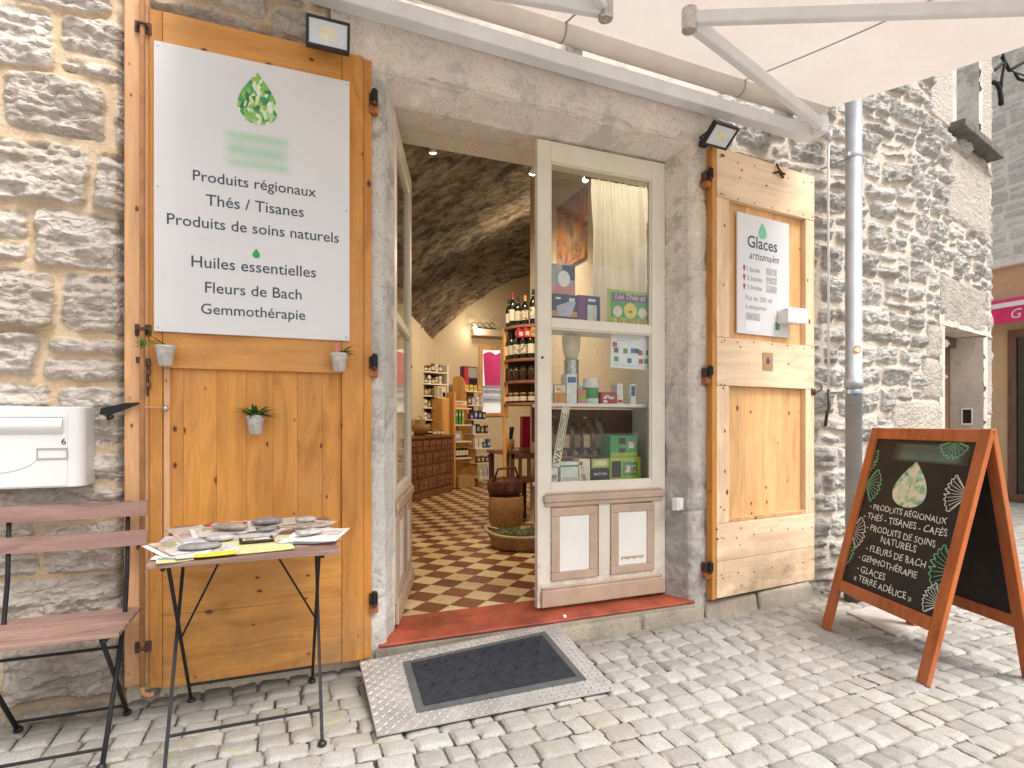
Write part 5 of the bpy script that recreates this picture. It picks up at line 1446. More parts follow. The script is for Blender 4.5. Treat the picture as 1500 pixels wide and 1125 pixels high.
# ---------------------------------------------------------------- drain pipe
dp = thing('drain_pipe', 'grey metal drain pipe running down the rubble wall beside the pale shutter', 'pipe', (3.61, -.10, 0))
mb = MB(); mb.lathe([(.051, .22), (.051, 1.44), (.057, 1.44), (.057, 1.50), (.051, 1.50), (.051, 3.55), (.05, 4.6)], 28, c=(3.61, -.10, 0)); mb.build('pipe', 'pipe_grey', dp, smooth=False).data.shade_smooth()
mb = MB(); mb.lathe([(.054, -.02), (.060, .02), (.060, .20), (.064, .205), (.064, .24), (.052, .245)], 24, c=(3.61, -.10, 0)); mb.build('boot', 'cast_boot', dp, smooth=True)
for z in (1.40, 3.0):
    mb = MB(); mb.lathe([(.0535, 0), (.056, .004), (.056, .022), (.0535, .026)], 24, c=(3.61, -.10, z)); mb.tube([(3.60, -.05, z+.012), (3.57, .14, z+.012)], .008, 8); mb.box(3.53, 3.555, -.12, -.08, z-.0, z+.026)
    mb.build('clamp', 'pipe_grey', dp)
def pipe_sticker(a, z, w, h, mat, round_=False):
    mb = MB()
    def f(u, v):
        an = a+(u-.5)*w/.0515
        if round_:
            pass
        return (3.61+.0518*math.cos(an), -.10+.0518*math.sin(an), z+v*h)
    if round_:
        vs = [(3.61+.0519*math.cos(a), -.10+.0519*math.sin(a), z)]
        for k in range(20):
            an = a+math.cos(k*math.pi/10)*w/2/.0515; vs.append((3.61+.0519*math.cos(an), -.10+.0519*math.sin(an), z+math.sin(k*math.pi/10)*h/2))
        mb.add(vs, [(0, k+1, (k+1) % 20+1) for k in range(20)])
    else: mb.grid(f, 8, 1)
    return mb.build('sticker', mat, dp)
pipe_sticker(R(-118), 1.695, .055, .055, 'card_orange', True); pipe_sticker(R(-118), 1.695, .034, .034, 'card_cream', True).location.y -= .0006
pipe_sticker(R(-125), 1.38, .03, .028, 'card_blue')

# ---------------------------------------------------------------- end of the street
fb = thing('corner_shop', 'ochre plastered shop front with stone upper storey at the end of the street', 'building', (10.7, 1.6, 0))
bx(10.40, 10.8, -2.5, 5.0, -.03, 3.60).build('wall', 'far_plaster', fb)
def far_stone():
    res = .03
    us = np.arange(0, 7.5, res); vs = np.arange(3.74, 8.5, res); U, V = np.meshgrid(us, vs)
    H, m, G, B = rubble(U, V, (.14, .26), (.25, .5), .02, 61, .02, .02)
    relief_mesh('upper_wall', np.stack([10.40-H, 5.0-U, V], -1), np.stack([m, G, B, B], -1), 'rubble_far', fb)
far_stone()
bx(10.28, 10.8, -2.5, 5.0, 3.601, 3.74).build('cornice', 'white_wash', fb, bevel=.02)
mb = MB(); mb.box(10.36, 10.399, 2.41, 2.52, 0, 2.62); mb.box(10.36, 10.399, .9, 1.0, 0, 2.62); mb.box(10.36, 10.399, 1.0, 2.41, 2.50, 2.62); mb.box(10.36, 10.399, 1.0, 2.41, 0, .12); mb.box(10.36, 10.399, 1.66, 1.75, .12, 2.5)
mb.build('door_frame', 'door_brown', fb, bevel=.006)
bx(10.392, 10.398, 1.0, 2.41, .12, 2.5).build('shop_window', 'dark_glass', fb)
fa = thing('shop_awning', 'magenta awning with white band over the far shop window', 'awning', (10.2, 1.5, 2.7))
mb = MB()
mb.add([(10.398, .2, 3.12), (10.398, 2.95, 3.12), (10.05, 2.95, 2.98), (10.05, .2, 2.98), (10.398, .2, 3.115), (10.398, 2.95, 3.115), (10.05, 2.95, 2.97), (10.05, .2, 2.97)], [(0, 1, 2, 3), (7, 6, 5, 4), (2, 1, 5, 6), (0, 3, 7, 4)])
mb.box(10.035, 10.05, .2, 2.95, 2.70, 2.975); mb.build('canvas', 'magenta_cloth', fa)
bx(10.025, 10.034, .2, 2.95, 2.93, 3.0).build('band', 'white_metal', fa)
mb = MB(); put_text(mb, 'G', frame((10.033, 2.30, 2.75), (0, -1, 0), (0, 0, 1)), 0, 0, height=.14, align='L', shear=.2); mb.build('lettering', 'white_metal', fa)
# wrought iron bracket at the corner of our building
mb = MB()
mb.tube([(6.66, .72, 4.64), (6.72, .72, 4.645), (6.77, .72, 4.60), (6.80, .72, 4.50), (6.80, .72, 4.44)], .022, 8)
mb.tube([(6.81, .74, 4.46), (6.85, .74, 4.74), (6.90, .74, 4.90), (6.85, .74, 5.05)], .014, 8)
mb.tube([(6.66, .75, 4.74), (6.88, .75, 4.90)], .018, 8); mb.tube([(6.87, .75, 4.97), (6.99, .75, 4.853), (7.30, .75, 5.03)], .018, 8)
mb.tube([(6.99, .75, 4.853), (7.32, .75, 4.86)], .008, 6); mb.tube([(7.09, .75, 4.85), (7.15, .75, 4.80), (7.34, .75, 4.81)], .015, 8); mb.tube([(6.74, .75, 4.68), (6.86, .75, 4.70)], .009, 6)
mb.tube([(7.30, .75, 5.03), (7.42, .75, 4.9), (7.34, .75, 4.81)], .012, 8)
tag(mb.build('wall_bracket', 'black_metal', smooth=True), 'wrought iron wall bracket at the far corner of the stone building', 'bracket')

# ================================================================ inside the shop
# track light: rail with three spot heads in view, then an added track of unseen heads
tl = thing('track_light', 'thin ceiling track with small lit spot heads just inside the door', 'lamp', (1.6, 1.5, 3.38))
mb = MB(); mb.tube([(.55, 1.5, 3.385), (2.55, 1.5, 3.335)], .009, 8); mb.build('rail', 'white_metal', tl)
def spot(p, aim, e, big=.16, col=(1, .80, .55)):
    p, aim = Vector(p), Vector(aim); d = (aim-p).normalized()
    mb = MB(); mb.tube([p-d*.01, p+d*.05], .018, 10, r1=.028); h = mb.build('spot_head', 'white_metal', tl)
    mb = MB(); mb.lathe([(.004, 0), (.026, .002), (.020, .010), (.004, .014)], 12, M=Matrix.Translation(p+d*.051) @ d.to_track_quat('Z', 'Y').to_matrix().to_4x4()); mb.build('bulb', 'bulb', h)
    ld = bpy.data.lights.new('lamp_light', 'SPOT'); ld.energy = e; ld.color = col; ld.spot_size = R(115); ld.spot_blend = .8; ld.shadow_soft_size = .05
    lo = bpy.data.objects.new('lamp_light', ld); COL.objects.link(lo); lo.parent = h
    pp = p+d*.085 - Vector(tl.location); lo.location = pp; lo.rotation_euler = (-d).to_track_quat('Z', 'Y').to_euler()
spot((1.085, 1.5, 3.355), (1.6, 3.0, .4), 60); spot((1.94, 1.5, 3.325), (2.1, 3.6, .8), 60); spot((2.42, 1.5, 3.325), (2.2, .6, 2.2), 42, col=(1, .88, .70))
added_track = thing('track_light', 'added unseen track of spots lighting the middle of the shop, beyond the door frame', 'lamp', (3.9, 4.6, 3.5))  # added out of view to brighten the inner room and the vault
tl = added_track
mb = MB(); mb.tube([(3.4, 4.6, 3.52), (5.2, 4.6, 3.52)], .011, 8); mb.build('rail', 'white_metal', added_track)
spot((3.72, 4.6, 3.50), (2.4, 6.2, .8), 110); spot((4.2, 4.6, 3.50), (3.2, 7.4, 1.0), 42); spot((4.6, 4.6, 3.5), (2.2, 3.4, 3.9), 34); spot((3.5, 4.6, 3.50), (1.4, 2.6, 4.0), 34)
# iron bracket lamp on the back wall
wl = thing('wall_lamp', 'small scrolled iron lamp with lit spot high on the back wall', 'lamp', (3.45, 7.5, 2.98))
mb = MB()
for k in range(4):
    x = 3.36+k*.12; mb.tube([(x+.05*math.cos(a*.55), 7.44, 3.06+.045*math.sin(a*.55)) for a in range(10)], .008, 6)
mb.tube([(3.3, 7.44, 3.0), (3.8, 7.44, 3.0)], .009, 6); mb.build('scroll', 'black_metal', wl)
mb = MB(); mb.lathe([(.01, 0), (.035, .01), (.03, .03), (.01, .04)], 12, c=(3.36, 7.40, 2.985)); mb.build('bulb', 'bulb', wl)
ld = bpy.data.lights.new('lamp_light', 'POINT'); ld.energy = 5; ld.color = (1, .8, .55); ld.shadow_soft_size = .05
lo = bpy.data.objects.new('lamp_light', ld); COL.objects.link(lo); lo.parent = wl; lo.location = (-.09, -.18, .0)

# --- display shelves behind the closed door leaf
ds = thing('display_shelf', 'white display shelving standing behind the closed glazed door leaf', 'shelf', (1.87, .36, .118))
for z in (1.79, 1.322, .826): bx(1.475, 2.224, .225, .47, z-.022, z).build('shelf_board', 'panel_white', ds, bevel=.002)
for x in (2.225,): bx(x, x+.02, .226, .50, .118, 1.767).build('side_panel', 'panel_white', ds, bevel=.002)
bx(1.53, 1.55, .44, .468, .118, .803).build('post', 'panel_white', ds)
def carton(label, x0, x1, y0, y1, z0, z1, mat, panels=(), cat='box', name='carton', group='goods on the display shelves', text=None, rot=0):
    t = thing(name, label, cat, ((x0+x1)/2, (y0+y1)/2, z0), rot, group)
    w, d, h = x1-x0, y1-y0, z1-z0
    bx(-w/2, w/2, -d/2, d/2, 0, h).build('body', mat, t, world=False, bevel=.0015)
    for i, (a, b, c, e, m) in enumerate(panels):
        bx(-w/2+a*w, -w/2+b*w, -d/2-.0008-.0004*i, -d/2-.0001, c*h, e*h).build('printed_panel', m, t, world=False)
    if text:
        mb = MB(); put_text(mb, text[0], frame((0, -d/2-.0026, 0), (1, 0, 0), (0, 0, 1)), 0, text[1]*h, width=text[2]*w, off=.01); mb.build('lettering', text[3], t, world=False)
    return t
teg = carton('grey carton picturing a white egg shaped diffuser, topmost of its stack', 1.475, 1.675, .27, .40, 1.985, 2.168, 'card_grey', ((.02, .98, .02, .3, 'card_pink'), (.55, .98, .5, .98, 'card_navy')))
t = carton('dark blue carton picturing a diffuser, lower in the stack on the top shelf', 1.475, 1.69, .265, .42, 1.791, 1.984, 'card_navy', ((.02, .98, .30, .48, 'card_orange'), (.30, .45, .84, .9, 'paper_white'), (.72, .9, .8, .9, 'paper_white'), (.35, .65, .1, .18, 'card_grey')))
mb = MB(); mb.prism([(-.03, .06), (.06, .06), (.09, .15), (.07, .16), (-.04, .12)], .002, frame((0, -.0795, 0), (1, 0, 0), (0, 0, 1))); mb.build('picture', 'card_lilac', t, world=False)
mb = MB(); mb.prism([(.02+.042*math.cos(k*.3927), .095+.05*math.sin(k*.3927)) for k in range(16)], .002, frame((0, -.067, 0), (1, 0, 0), (0, 0, 1))); mb.build('picture', 'paper_white', teg, world=False)
carton('purple carton with a tall white diffuser on its front', 1.70, 1.855, .28, .42, 1.791, 1.995, 'card_purple', ((.33, .98, .02, .98, 'card_navy'), (.42, .85, .1, .72, 'card_white'), (.45, .8, .82, .9, 'paper_white')))
# yellow green poster
ps = thing('poster', 'yellow and green tea poster reading EN VENTE ICI against the upper pane', 'poster', (2.025, .205, 1.79))
bx(1.862, 2.196, .203, .206, 1.812, 2.03).build('sheet', 'card_lime', ps)
MP = frame((0, .2022, 0), (1, 0, 0), (0, 0, 1))
mb = MB(); mb.box(1.885, 2.172, 1.86, 2.012, 0, .0005, MP); p1 = mb.build('dark_field', 'card_green', ps)
mb = MB(); mb.box(1.90, 2.155, 1.962, 2.002, .0006, .0009, MP); mb.build('title_band', 'card_purple', ps)
mb = MB()
for cx, cz, r in ((1.935, 1.895, .034), (2.118, 1.895, .034)): mb.prism([(cx+r*math.cos(k*.3927), cz+r*math.sin(k*.3927)) for k in range(16)], .0009, MP)
mb.build('medallion', 'card_cream', ps)
mb = MB(); mb.prism([(2.027+.048*math.cos(k*.3927), 1.905+.048*math.sin(k*.3927)) for k in range(16)], .0012, MP); mb.build('medallion', 'card_yellow', ps)
mb = MB(); mb.prism([(2.027+.014*math.cos(k*.3927), 1.897+.006*math.sin(k*.3927)) for k in range(16)], .0016, MP); mb.build('drawing', 'ink_black', ps); mb = MB(); put_text(mb, 'EN VENTE ICI', MP, 2.03, 1.826, width=.20, lift=.002, off=.012); mb.build('lettering', 'ink_black', ps)
mb = MB(); put_text(mb, 'Les Thés et', MP, 2.028, 1.973, width=.225, lift=.0014, shear=.2, off=.004); mb.build('lettering', 'label_cream', ps)
mb = MB(); mb.box(1.905, 2.15, 1.818, 1.850, .0006, .0009, MP); mb.build('title_band', 'card_yellow', ps)
# white price sheet
wsht = thing('price_sheet', 'white printed sheet with rows of small coloured pictures on the lower pane', 'poster', (2.03, .204, 1.54))
MW = frame((1.883, .2025, 1.545), (1, 0, 0), (0, 0, 1)) @ Matrix.Rotation(R(-1.5), 4, 'Z')
mb = MB(); mb.box(0, .29, 0, .215, -.002, 0, MW); mb.build('sheet', 'paper_white', wsht)
mb = MB(); mb.box(.04, .20, .188, .192, .0002, .0005, MW); mb.box(.04, .16, .172, .176, .0002, .0005, MW)
for i in range(5):
    for j in range(2): mb.box(.02+.055*i, .06+.055*i, .03+.075*j-.012, .033+.075*j-.012, .0002, .0005, MW)
mb.build('print_lines', 'card_grey', wsht)
for m, pos in (('card_brown', ((.022, .095), (.2, .09))), ('card_green', ((.09, .095), (.025, .04), (.245, .04))), ('card_blue', ((.12, .035), (.145, .1))), ('card_red', ((.205, .036), (.012, .13))), ('card_navy', ((.175, .1), (.26, .095)))):
    mb = MB()
    for a, b in pos: mb.box(a, a+.032, b, b+.03, .0002, .0006, MW)
    mb.build('small_picture', m, wsht)
# middle shelf goods
carton('white box with a green mark at the left end of the middle shelf', 1.455, 1.515, .25, .32, 1.323, 1.43, 'card_white', ((.1, .9, .1, .5, 'card_green'),))
carton('orange and white box on the middle shelf', 1.52, 1.60, .25, .33, 1.323, 1.435, 'card_orange', ((.05, .95, .55, .95, 'card_cream'), (.2, .8, .65, .8, 'print_label')))
carton('tall white and blue carton on the middle shelf', 1.605, 1.675, .25, .33, 1.323, 1.50, 'card_white', ((.1, .9, .7, .9, 'card_blue'),))
carton('low pink carton on the middle shelf', 1.845, 1.955, .25, .33, 1.323, 1.395, 'card_red', ((.15, .85, .4, .75, 'print_label'), (.15, .4, .08, .28, 'paper_white')))
carton('slim white carton with red end on the middle shelf', 1.962, 2.005, .25, .33, 1.323, 1.45, 'card_white', ((.1, .9, .06, .2, 'card_red'),))
carton('blue and white tube carton at the right end of the middle shelf', 2.06, 2.10, .25, .31, 1.323, 1.45, 'card_white', ((.15, .85, .4, .9, 'card_blue'),))
carton('small pink and green carton in front of the grinder', 1.68, 1.735, .24, .29, 1.323, 1.405, 'card_pink', ((.1, .9, .2, .6, 'card_lime'),))
def jar(name, label, x, y, z, r, h, mat, lid, lab=None, group=None, cat='jar', n=14):
    t = thing(name, label, cat, (x, y, z), 0, group)
    MB().lathe([(r*.92, 0), (r, .006), (r, h*.80), (r*.82, h*.88), (r*.8, h*.9)], n).build('jar', mat, t, world=False, smooth=False).data.shade_smooth()
    MB().lathe([(r*.86, h*.86), (r*.88, h*.87), (r*.88, h), (r*.8, h*1.01)], n).build('lid', lid, t, world=False)
    if lab: MB().lathe([(r*1.005, h*.2), (r*1.012, h*.21), (r*1.012, h*.62), (r*1.005, h*.63)], n).build('label', lab, t, world=False)
    return t
jar('jar', 'white plastic tub with a green square on the middle shelf', 1.79, .29, 1.323, .052, .155, 'card_white', 'panel_white', 'card_green', 'goods on the display shelves')
jar('jar', 'pale round tub beside the white tub on the middle shelf', 1.745, .32, 1.323, .03, .12, 'card_cream', 'panel_white', 'card_white', 'goods on the display shelves')
# a glass grinder column behind
gr = thing('coffee_grinder', 'steel grinder with a glass hopper standing on the middle shelf behind the tubs', 'grinder', (1.715, .40, 1.323))
MB().lathe([(.055, 0), (.055, .02), (.048, .03), (.048, .27), (.052, .28)], 20).build('body', 'steel', gr, world=False, smooth=True)
MB().lathe([(.035, .281), (.055, .34), (.06, .42), (.058, .43)], 20).build('hopper', 'card_cream', gr, world=False, smooth=True)
# lower shelf goods
carton('green tea box with dark print, upper of the two green boxes', 1.93, 2.135, .28, .40, .985, 1.122, 'card_green', ((.3, .55, .6, .9, 'card_black'), (.3, .55, .12, .4, 'card_black'), (.02, .98, .0, .2, 'card_lime'), (.65, .85, .4, .7, 'print_label')))
carton('lime green box with a black panel, lower of the two green boxes', 1.915, 2.145, .26, .42, .827, .984, 'card_lime', ((.05, .35, .2, .85, 'card_black'), (.4, .9, .25, .8, 'card_green'), (.47, .83, .38, .66, 'print_label')))
carton('black and lime box reading MATCHA on the bottom shelf', 1.775, 1.905, .25, .36, .827, .985, 'card_black', ((.02, .98, .60, .97, 'card_lime'), (.15, .85, .68, .9, 'card_cream')), text=('MATCHA', .32, .7, 'paper_white'))
carton('white box with leaf print on the bottom shelf', 1.565, 1.685, .25, .36, .827, .965, 'card_white', ((.0, 1, .78, .86, 'card_green'), (.1, .9, .2, .32, 'print_label')))
carton('narrow brown and white box beside the matcha box', 1.69, 1.768, .25, .33, .827, .98, 'card_cream', ((.2, .7, .1, .7, 'print_label'), (.05, .3, .75, .9, 'card_red')))
carton('pale low box at the left end of the bottom shelf', 1.455, 1.54, .24, .34, .827, .935, 'card_white', ((.1, .9, .2, .6, 'print_label'),))
yb_ = thing('shelf_banner', 'slanting cream strip with dark vertical lettering in the lower display', 'banner', (1.545, .232, .93))
MY = frame((1.500, .2310, .945), (.93, 0, .0), (.19, 0, .98))
_r = Vector((.982, 0, -.19)); _u = Vector((.19, 0, .982)); MY = frame((1.498, .2310, .945), _r, _u)
mb = MB(); mb.box(0, .052, 0, .375, -.002, 0, MY); mb.build('strip', 'card_cream', yb_)
mb = MB(); mb.box(.006, .010, .09, .33, .0002, .0006, MY); mb.box(.042, .046, .09, .33, .0002, .0006, MY)
put_text(mb, 'WA', MY @ Matrix.Rotation(R(90), 4, 'Z'), .015, -.043, height=.036, align='L', off=.01); mb.build('lettering', 'ink_black', yb_)
mb = MB(); rg = random.Random(5)
for k in range(16):
    for q in (.016, .027): mb.box(q, q+.006, .115+k*.013, .115+k*.013+rg.uniform(.005, .010), .0002, .0006, MY)
mb.build('small_print', 'ink_black', yb_)
for i in range(6):
    x = 1.60+.075*i
    t = thing('coffee_pouch', 'gold brown foil pouch in the row leaning behind the tea boxes', 'pouch', (x, .43, .995), R(-8+5*(i % 3)), 'foil pouches in the lower display')
    mb = MB(); rg = random.Random(i)
    def pf(u, v, rg=rg, i=i): return (-.04+u*.08*(1-.06*v), -.035*math.sin(math.pi*u)*(1-v)**.5-.004*math.sin(9*v+i)+.05*v, v*.245)
    mb.grid(pf, 10, 14)
    n = len(mb.v); mb.add([(a, b+.012, c) for a, b, c in mb.v], [f[::-1] for f in mb.f])
    mb.build('pouch', 'pouch_foil', t, world=False, smooth=True)
    mb = MB(); mb.box(-.02, .022, -.047, -.044, .05, .13); mb.build('label', 'card_kraft' if i % 2 else 'card_brown', t, world=False)
    bx(-.036, .036, .046, .062, .235, .248).build('seal', 'card_kraft', t, world=False)
bx(1.56, 2.1, .40, .47, .97, .993).build('shelf_board', 'shelf_brown', ds)
for x in (1.6, 2.06): bx(x, x+.02, .42, .45, .827, .969).build('shelf_leg', 'shelf_brown', ds)
bx(1.56, 2.222, .474, .486, .83, 1.29).build('back_panel', 'dark_wood', ds)  # dark sheet added in place of the dim room behind the lower shelf
bx(1.60, 1.95, .60, .75, .118, 1.56).build('dark_cabinet', 'dark_wood', ds) if False else None
# painting and curtain
pt = thing('painting', 'unframed orange flower painting on the side wall above the display', 'painting', (2.562, 2.0, 2.70))
o = bx(2.535, 2.562, 1.70, 2.28, 2.70, 3.34).build('canvas', 'flower_painting', pt)
cu = thing('curtain', 'cream gathered curtain on a short rod behind the upper door pane', 'curtain', (2.22, .62, 2.03))
rr = MB(); rr.tube([(1.98, .62, 2.905), (2.42, .62, 2.905)], .013, 10); rr.lathe([(.005, -.03), (.022, -.02), (.026, 0), (.02, .02), (.005, .03)], 12, M=frame((1.965, .62, 2.905), (0, 1, 0), (0, 0, 1)))
rr.build('rod', 'dark_wood', cu)
def cur(u, v):
    # hangs from the rod, pulled a little to the right lower down
    w = .12+.5*u; ph = u*34+2*math.sin(v*2.1+u*5)
    amp = .028*(.35+.65*min(1, v*2.2))
    x = 1.985+u*.55+.03*math.sin(v*2.5)*(1-u)+.035*v*u
    return (x, .62+amp*math.sin(ph)+.01*math.sin(ph*2.3+v*4), 2.93-v*1.10)
MB().grid(cur, 150, 30).build('cloth', 'curtain_cloth', cu, smooth=True)
MB().tube([(2.02+.45*k/20, .62, 2.935+.012*math.sin(k*2.4)) for k in range(21)], .022, 8).build('heading', 'curtain_cloth', cu, smooth=True)

# --- étagère with bottles and jars, right of the opening
et = thing('corner_shelf', 'rounded brown shelf unit with wine bottles above and jars below, by the shop desk', 'shelf', (2.50, 2.72, .118))
ECX, ECY, ER = 2.555, 2.80, .365
def arc_shelf(z, r=ER, th=.03):
    o = [(ECX+r*math.cos(R(a)), ECY+r*math.sin(R(a))) for a in range(165, 266, 6)] + [(ECX, ECY-r*.98), (ECX, ECY)]
    return MB().prism(o, th, Matrix.Translation((0, 0, z-th)))
EZ = (1.412, 1.642, 1.868, 2.213)
for z in EZ: arc_shelf(z).build('shelf_board', 'shelf_brown', et, bevel=.004)
bx(ECX-.06, ECX-.002, ECY-.05, ECY+.0, 1.0, 2.6).build('post', 'dark_wood', et)
bx(ECX-.365, ECX-.335, ECY+.04, ECY+.07, .118, 2.21).build('post', 'ply_honey', et)
bx(ECX-.33, ECX-.062, ECY+.002, ECY+.016, 1.415, 2.19).build('back_panel', 'dark_wood', et)  # added dark board standing in for the darkness behind the bottles
def bottle(label, x, y, z, cap, lab, h=.31, group='wine bottles on the rounded shelf', body='dark_glass'):
    t = thing('wine_bottle', label, 'bottle', (x, y, z), random.uniform(-.3, .3), group)
    r = .037; k = h/.31
    MB().lathe([(r*.9, 0), (r, .006), (r, .185*k), (r*.8, .215*k), (.015, .245*k), (.0135, .25*k), (.0135, .29*k)], 14).build('glass', body, t, world=False, smooth=True)
    MB().lathe([(.0148, .255*k), (.0150, .256*k), (.0150, h), (.012, h+.002)], 12).build('capsule', cap, t, world=False)
    MB().lathe([(r*1.004, .05*k), (r*1.012, .051*k), (r*1.012, .15*k), (r*1.004, .151*k)], 14).build('label', lab, t, world=False)
caps = ['cap_black', 'cap_red', 'cap_black', 'card_orange', 'cap_black']; labs = ['label_cream', 'print_label', 'label_cream', 'print_label', 'card_sand']
i = 0
for z, a0, rr in ((2.213, 176, .312), (1.868, 172, .312)):
    for k in range(6):
        a = R(a0+k*15.8)
        bottle('dark wine bottle with pale label on the top tier of the rounded shelf' if z > 2 else 'dark wine bottle with cream label on the second tier of the rounded shelf', ECX+rr*math.cos(a), ECY+rr*math.sin(a), z, caps[i % 5], labs[(i*2) % 5], h=.36 if k % 3 == 1 and z > 2 else .30,
               group='wine bottles on the top tier' if z > 2 else 'wine bottles on the second tier'); i += 1
for k, (m, lb_) in enumerate((('card_magenta', 'magenta'), ('card_red', 'red'), ('card_orange', 'orange'))):
    a = R(214+k*13); t = thing('drinking_carton', f'{lb_} box hanging under the top tier of the rounded shelf', 'box', (ECX+.33*math.cos(a), ECY+.33*math.sin(a), 2.08))
    bx(-.03, .03, -.03, .03, 0, .10).build('body', m, t, world=False, bevel=.004); bx(-.02, .02, -.0315, -.0302, .02, .06).build('label', 'label_cream', t, world=False)
for z, tier in ((1.642, 'third'), (1.412, 'lowest')):
    for k in range(6):
        a = R(172+k*16); big = tier == 'third'
        jar('preserve_jar', 'dark glass preserve jar with dark lid on the third tier of the rounded shelf' if big else 'small preserve jar with gold lid on the lowest tier of the rounded shelf', ECX+.312*math.cos(a), ECY+.312*math.sin(a), z, .041 if big else .037, .14 if big else .105,
            'jar_dark', 'cap_black' if big else 'lid_gold', None if big else 'label_cream', 'jars on the third tier' if big else 'jars on the lowest tier')
# --- desk with small goods, chair, basket with bag
dk = thing('shop_desk', 'brown wooden table with goods on it inside the shop', 'table', (2.72, 3.35, .118))
bx(2.27, 3.3, 3.02, 3.62, .85, .885).build('tabletop', 'shelf_brown', dk, bevel=.004)
for x, y in ((2.31, 3.06), (3.24, 3.06), (2.31, 3.56), (3.24, 3.56)): bx(x-.025, x+.025, y-.025, y+.025, .118, .849).build('leg', 'dark_wood', dk)
carton('honey coloured wooden card box at the edge of the shop table', 2.36, 2.60, 3.06, 3.18, .886, .925, 'card_kraft', ((.1, .4, .2, .8, 'label_cream'),), group='goods on the shop table')
carton('small pale blue photo stand on the shop table', 2.60, 2.68, 3.04, 3.06, .886, 1.03, 'card_lilac', ((.2, .8, .2, .8, 'card_blue'),), group='goods on the shop table')
carton('tall magenta gift bag on the shop table', 2.58, 2.68, 3.25, 3.33, .886, 1.28, 'card_magenta', ((.3, .7, .85, .95, 'card_red'),), group='goods on the shop table', name='gift_bag', cat='bag')
carton('yellow and green carton at the back of the shop table', 2.70, 2.78, 3.25, 3.33, .886, 1.28, 'card_yellow', ((.1, .9, .5, .9, 'card_lime'),), group='goods on the shop table')
t = thing('wooden_tub', 'pale wooden tub holding dark utensils on the shop table', 'tub', (2.45, 3.36, .886), 0, 'goods on the shop table')
MB().lathe([(.06, 0), (.068, .13), (.062, .13), (.056, .02)], 18).build('tub', 'ply_honey', t, world=False, smooth=True)
mb = MB(); rg = random.Random(9)
for k in range(9): a = rg.uniform(0, 6.28); mb.tube([(.02*math.cos(a), .02*math.sin(a), .02), (.06*math.cos(a), .06*math.sin(a), .27)], .009, 6)
mb.build('utensils', 'black_plastic', t, world=False)
cb = thing('wooden_chair', 'dark wooden chair pushed up to the shop table', 'chair', (2.42, 3.02, .118))
for x in (2.28, 2.56): bx(x-.02, x+.02, 2.80, 2.84, .118, .90).build('leg', 'dark_wood', cb, bevel=.004)
for x in (2.28, 2.56): bx(x-.02, x+.02, 3.14, 3.18, .118, .56).build('leg', 'dark_wood', cb)
for x in (2.37, 2.47): bx(x-.018, x+.018, 2.81, 2.83, .60, .82).build('back_slat', 'dark_wood', cb)
bx(2.26, 2.58, 2.80, 2.84, .82, .88).build('top_rail', 'dark_wood', cb, bevel=.006); bx(2.26, 2.58, 2.79, 3.19, .561, .60).build('seat', 'dark_wood', cb, bevel=.006)
bk_ = thing('wicker_hamper', 'round brown wicker hamper standing on the tiled floor', 'basket', (2.06, 2.44, .118))
MB().lathe([(.12, 0), (.165, .11), (.178, .24), (.17, .355), (.16, .365), (.155, .3)], 28).build('basket', 'wicker', bk_, world=False, smooth=True)
lbg = thing('leather_bag', 'dark brown leather bag lying on the wicker hamper', 'bag', (2.05, 2.44, .485))
mb = MB()
def bagf(u, v):
    a = 2*math.pi*u; th = math.pi*v
    return (.185*math.cos(a)*math.sin(th)**.6, .12*math.sin(a)*math.sin(th)**.6, .09-.095*math.copysign(abs(math.cos(th))**.7, math.cos(th))+.012*math.sin(5*a)*math.sin(th))
mb.grid(bagf, 28, 14); mb.build('body', 'leather', lbg, world=False, smooth=True)
mb = MB(); mb.tube([(-.14, -.05, .15), (-.10, -.07, .27), (.08, -.07, .28), (.13, -.05, .15)], .012, 8); mb.build('strap', 'leather', lbg, world=False, smooth=True)
mb = MB(); mb.box(-.03, .03, -.142, -.128, .05, .11); mb.build('buckle_flap', 'dark_wood', lbg, world=False, bevel=.004)
lv = thing('lavender_basket', 'long open basket of dried lavender just inside the door', 'basket', (1.90, 1.72, .118), R(-38))
def bask(u, v):
    a = 2*math.pi*u; k = .75+.25*v; return (.30*math.cos(a)*k, .14*math.sin(a)*k, .12*v+.05*abs(math.cos(a))**3*v)
mb = MB(); mb.grid(bask, 36, 8); mb.add([bask(i/36, 0) for i in range(36)], [tuple(range(36))]); mb.build('basket', 'wicker', lv, world=False, smooth=True)
mb = MB(); mb.tube([bask(i/36, 1.0) for i in range(37)], .012, 6); mb.build('rim', 'straw', lv, world=False, smooth=True)
mb = MB(); rg = random.Random(11)
for k in range(130):
    x, y = rg.uniform(-.24, .22), rg.uniform(-.09, .09); a = rg.uniform(-.35, .35); l = rg.uniform(.05, .12); z = .10+rg.uniform(0, .05)
    mb.tube([(x, y, z), (x+l*math.cos(a), y+l*math.sin(a), z+rg.uniform(-.01, .03))], .005, 5)
mb.build('stems', 'lavender', lv, world=False); lv['label'] = 'long open basket of dried lavender just inside the door'
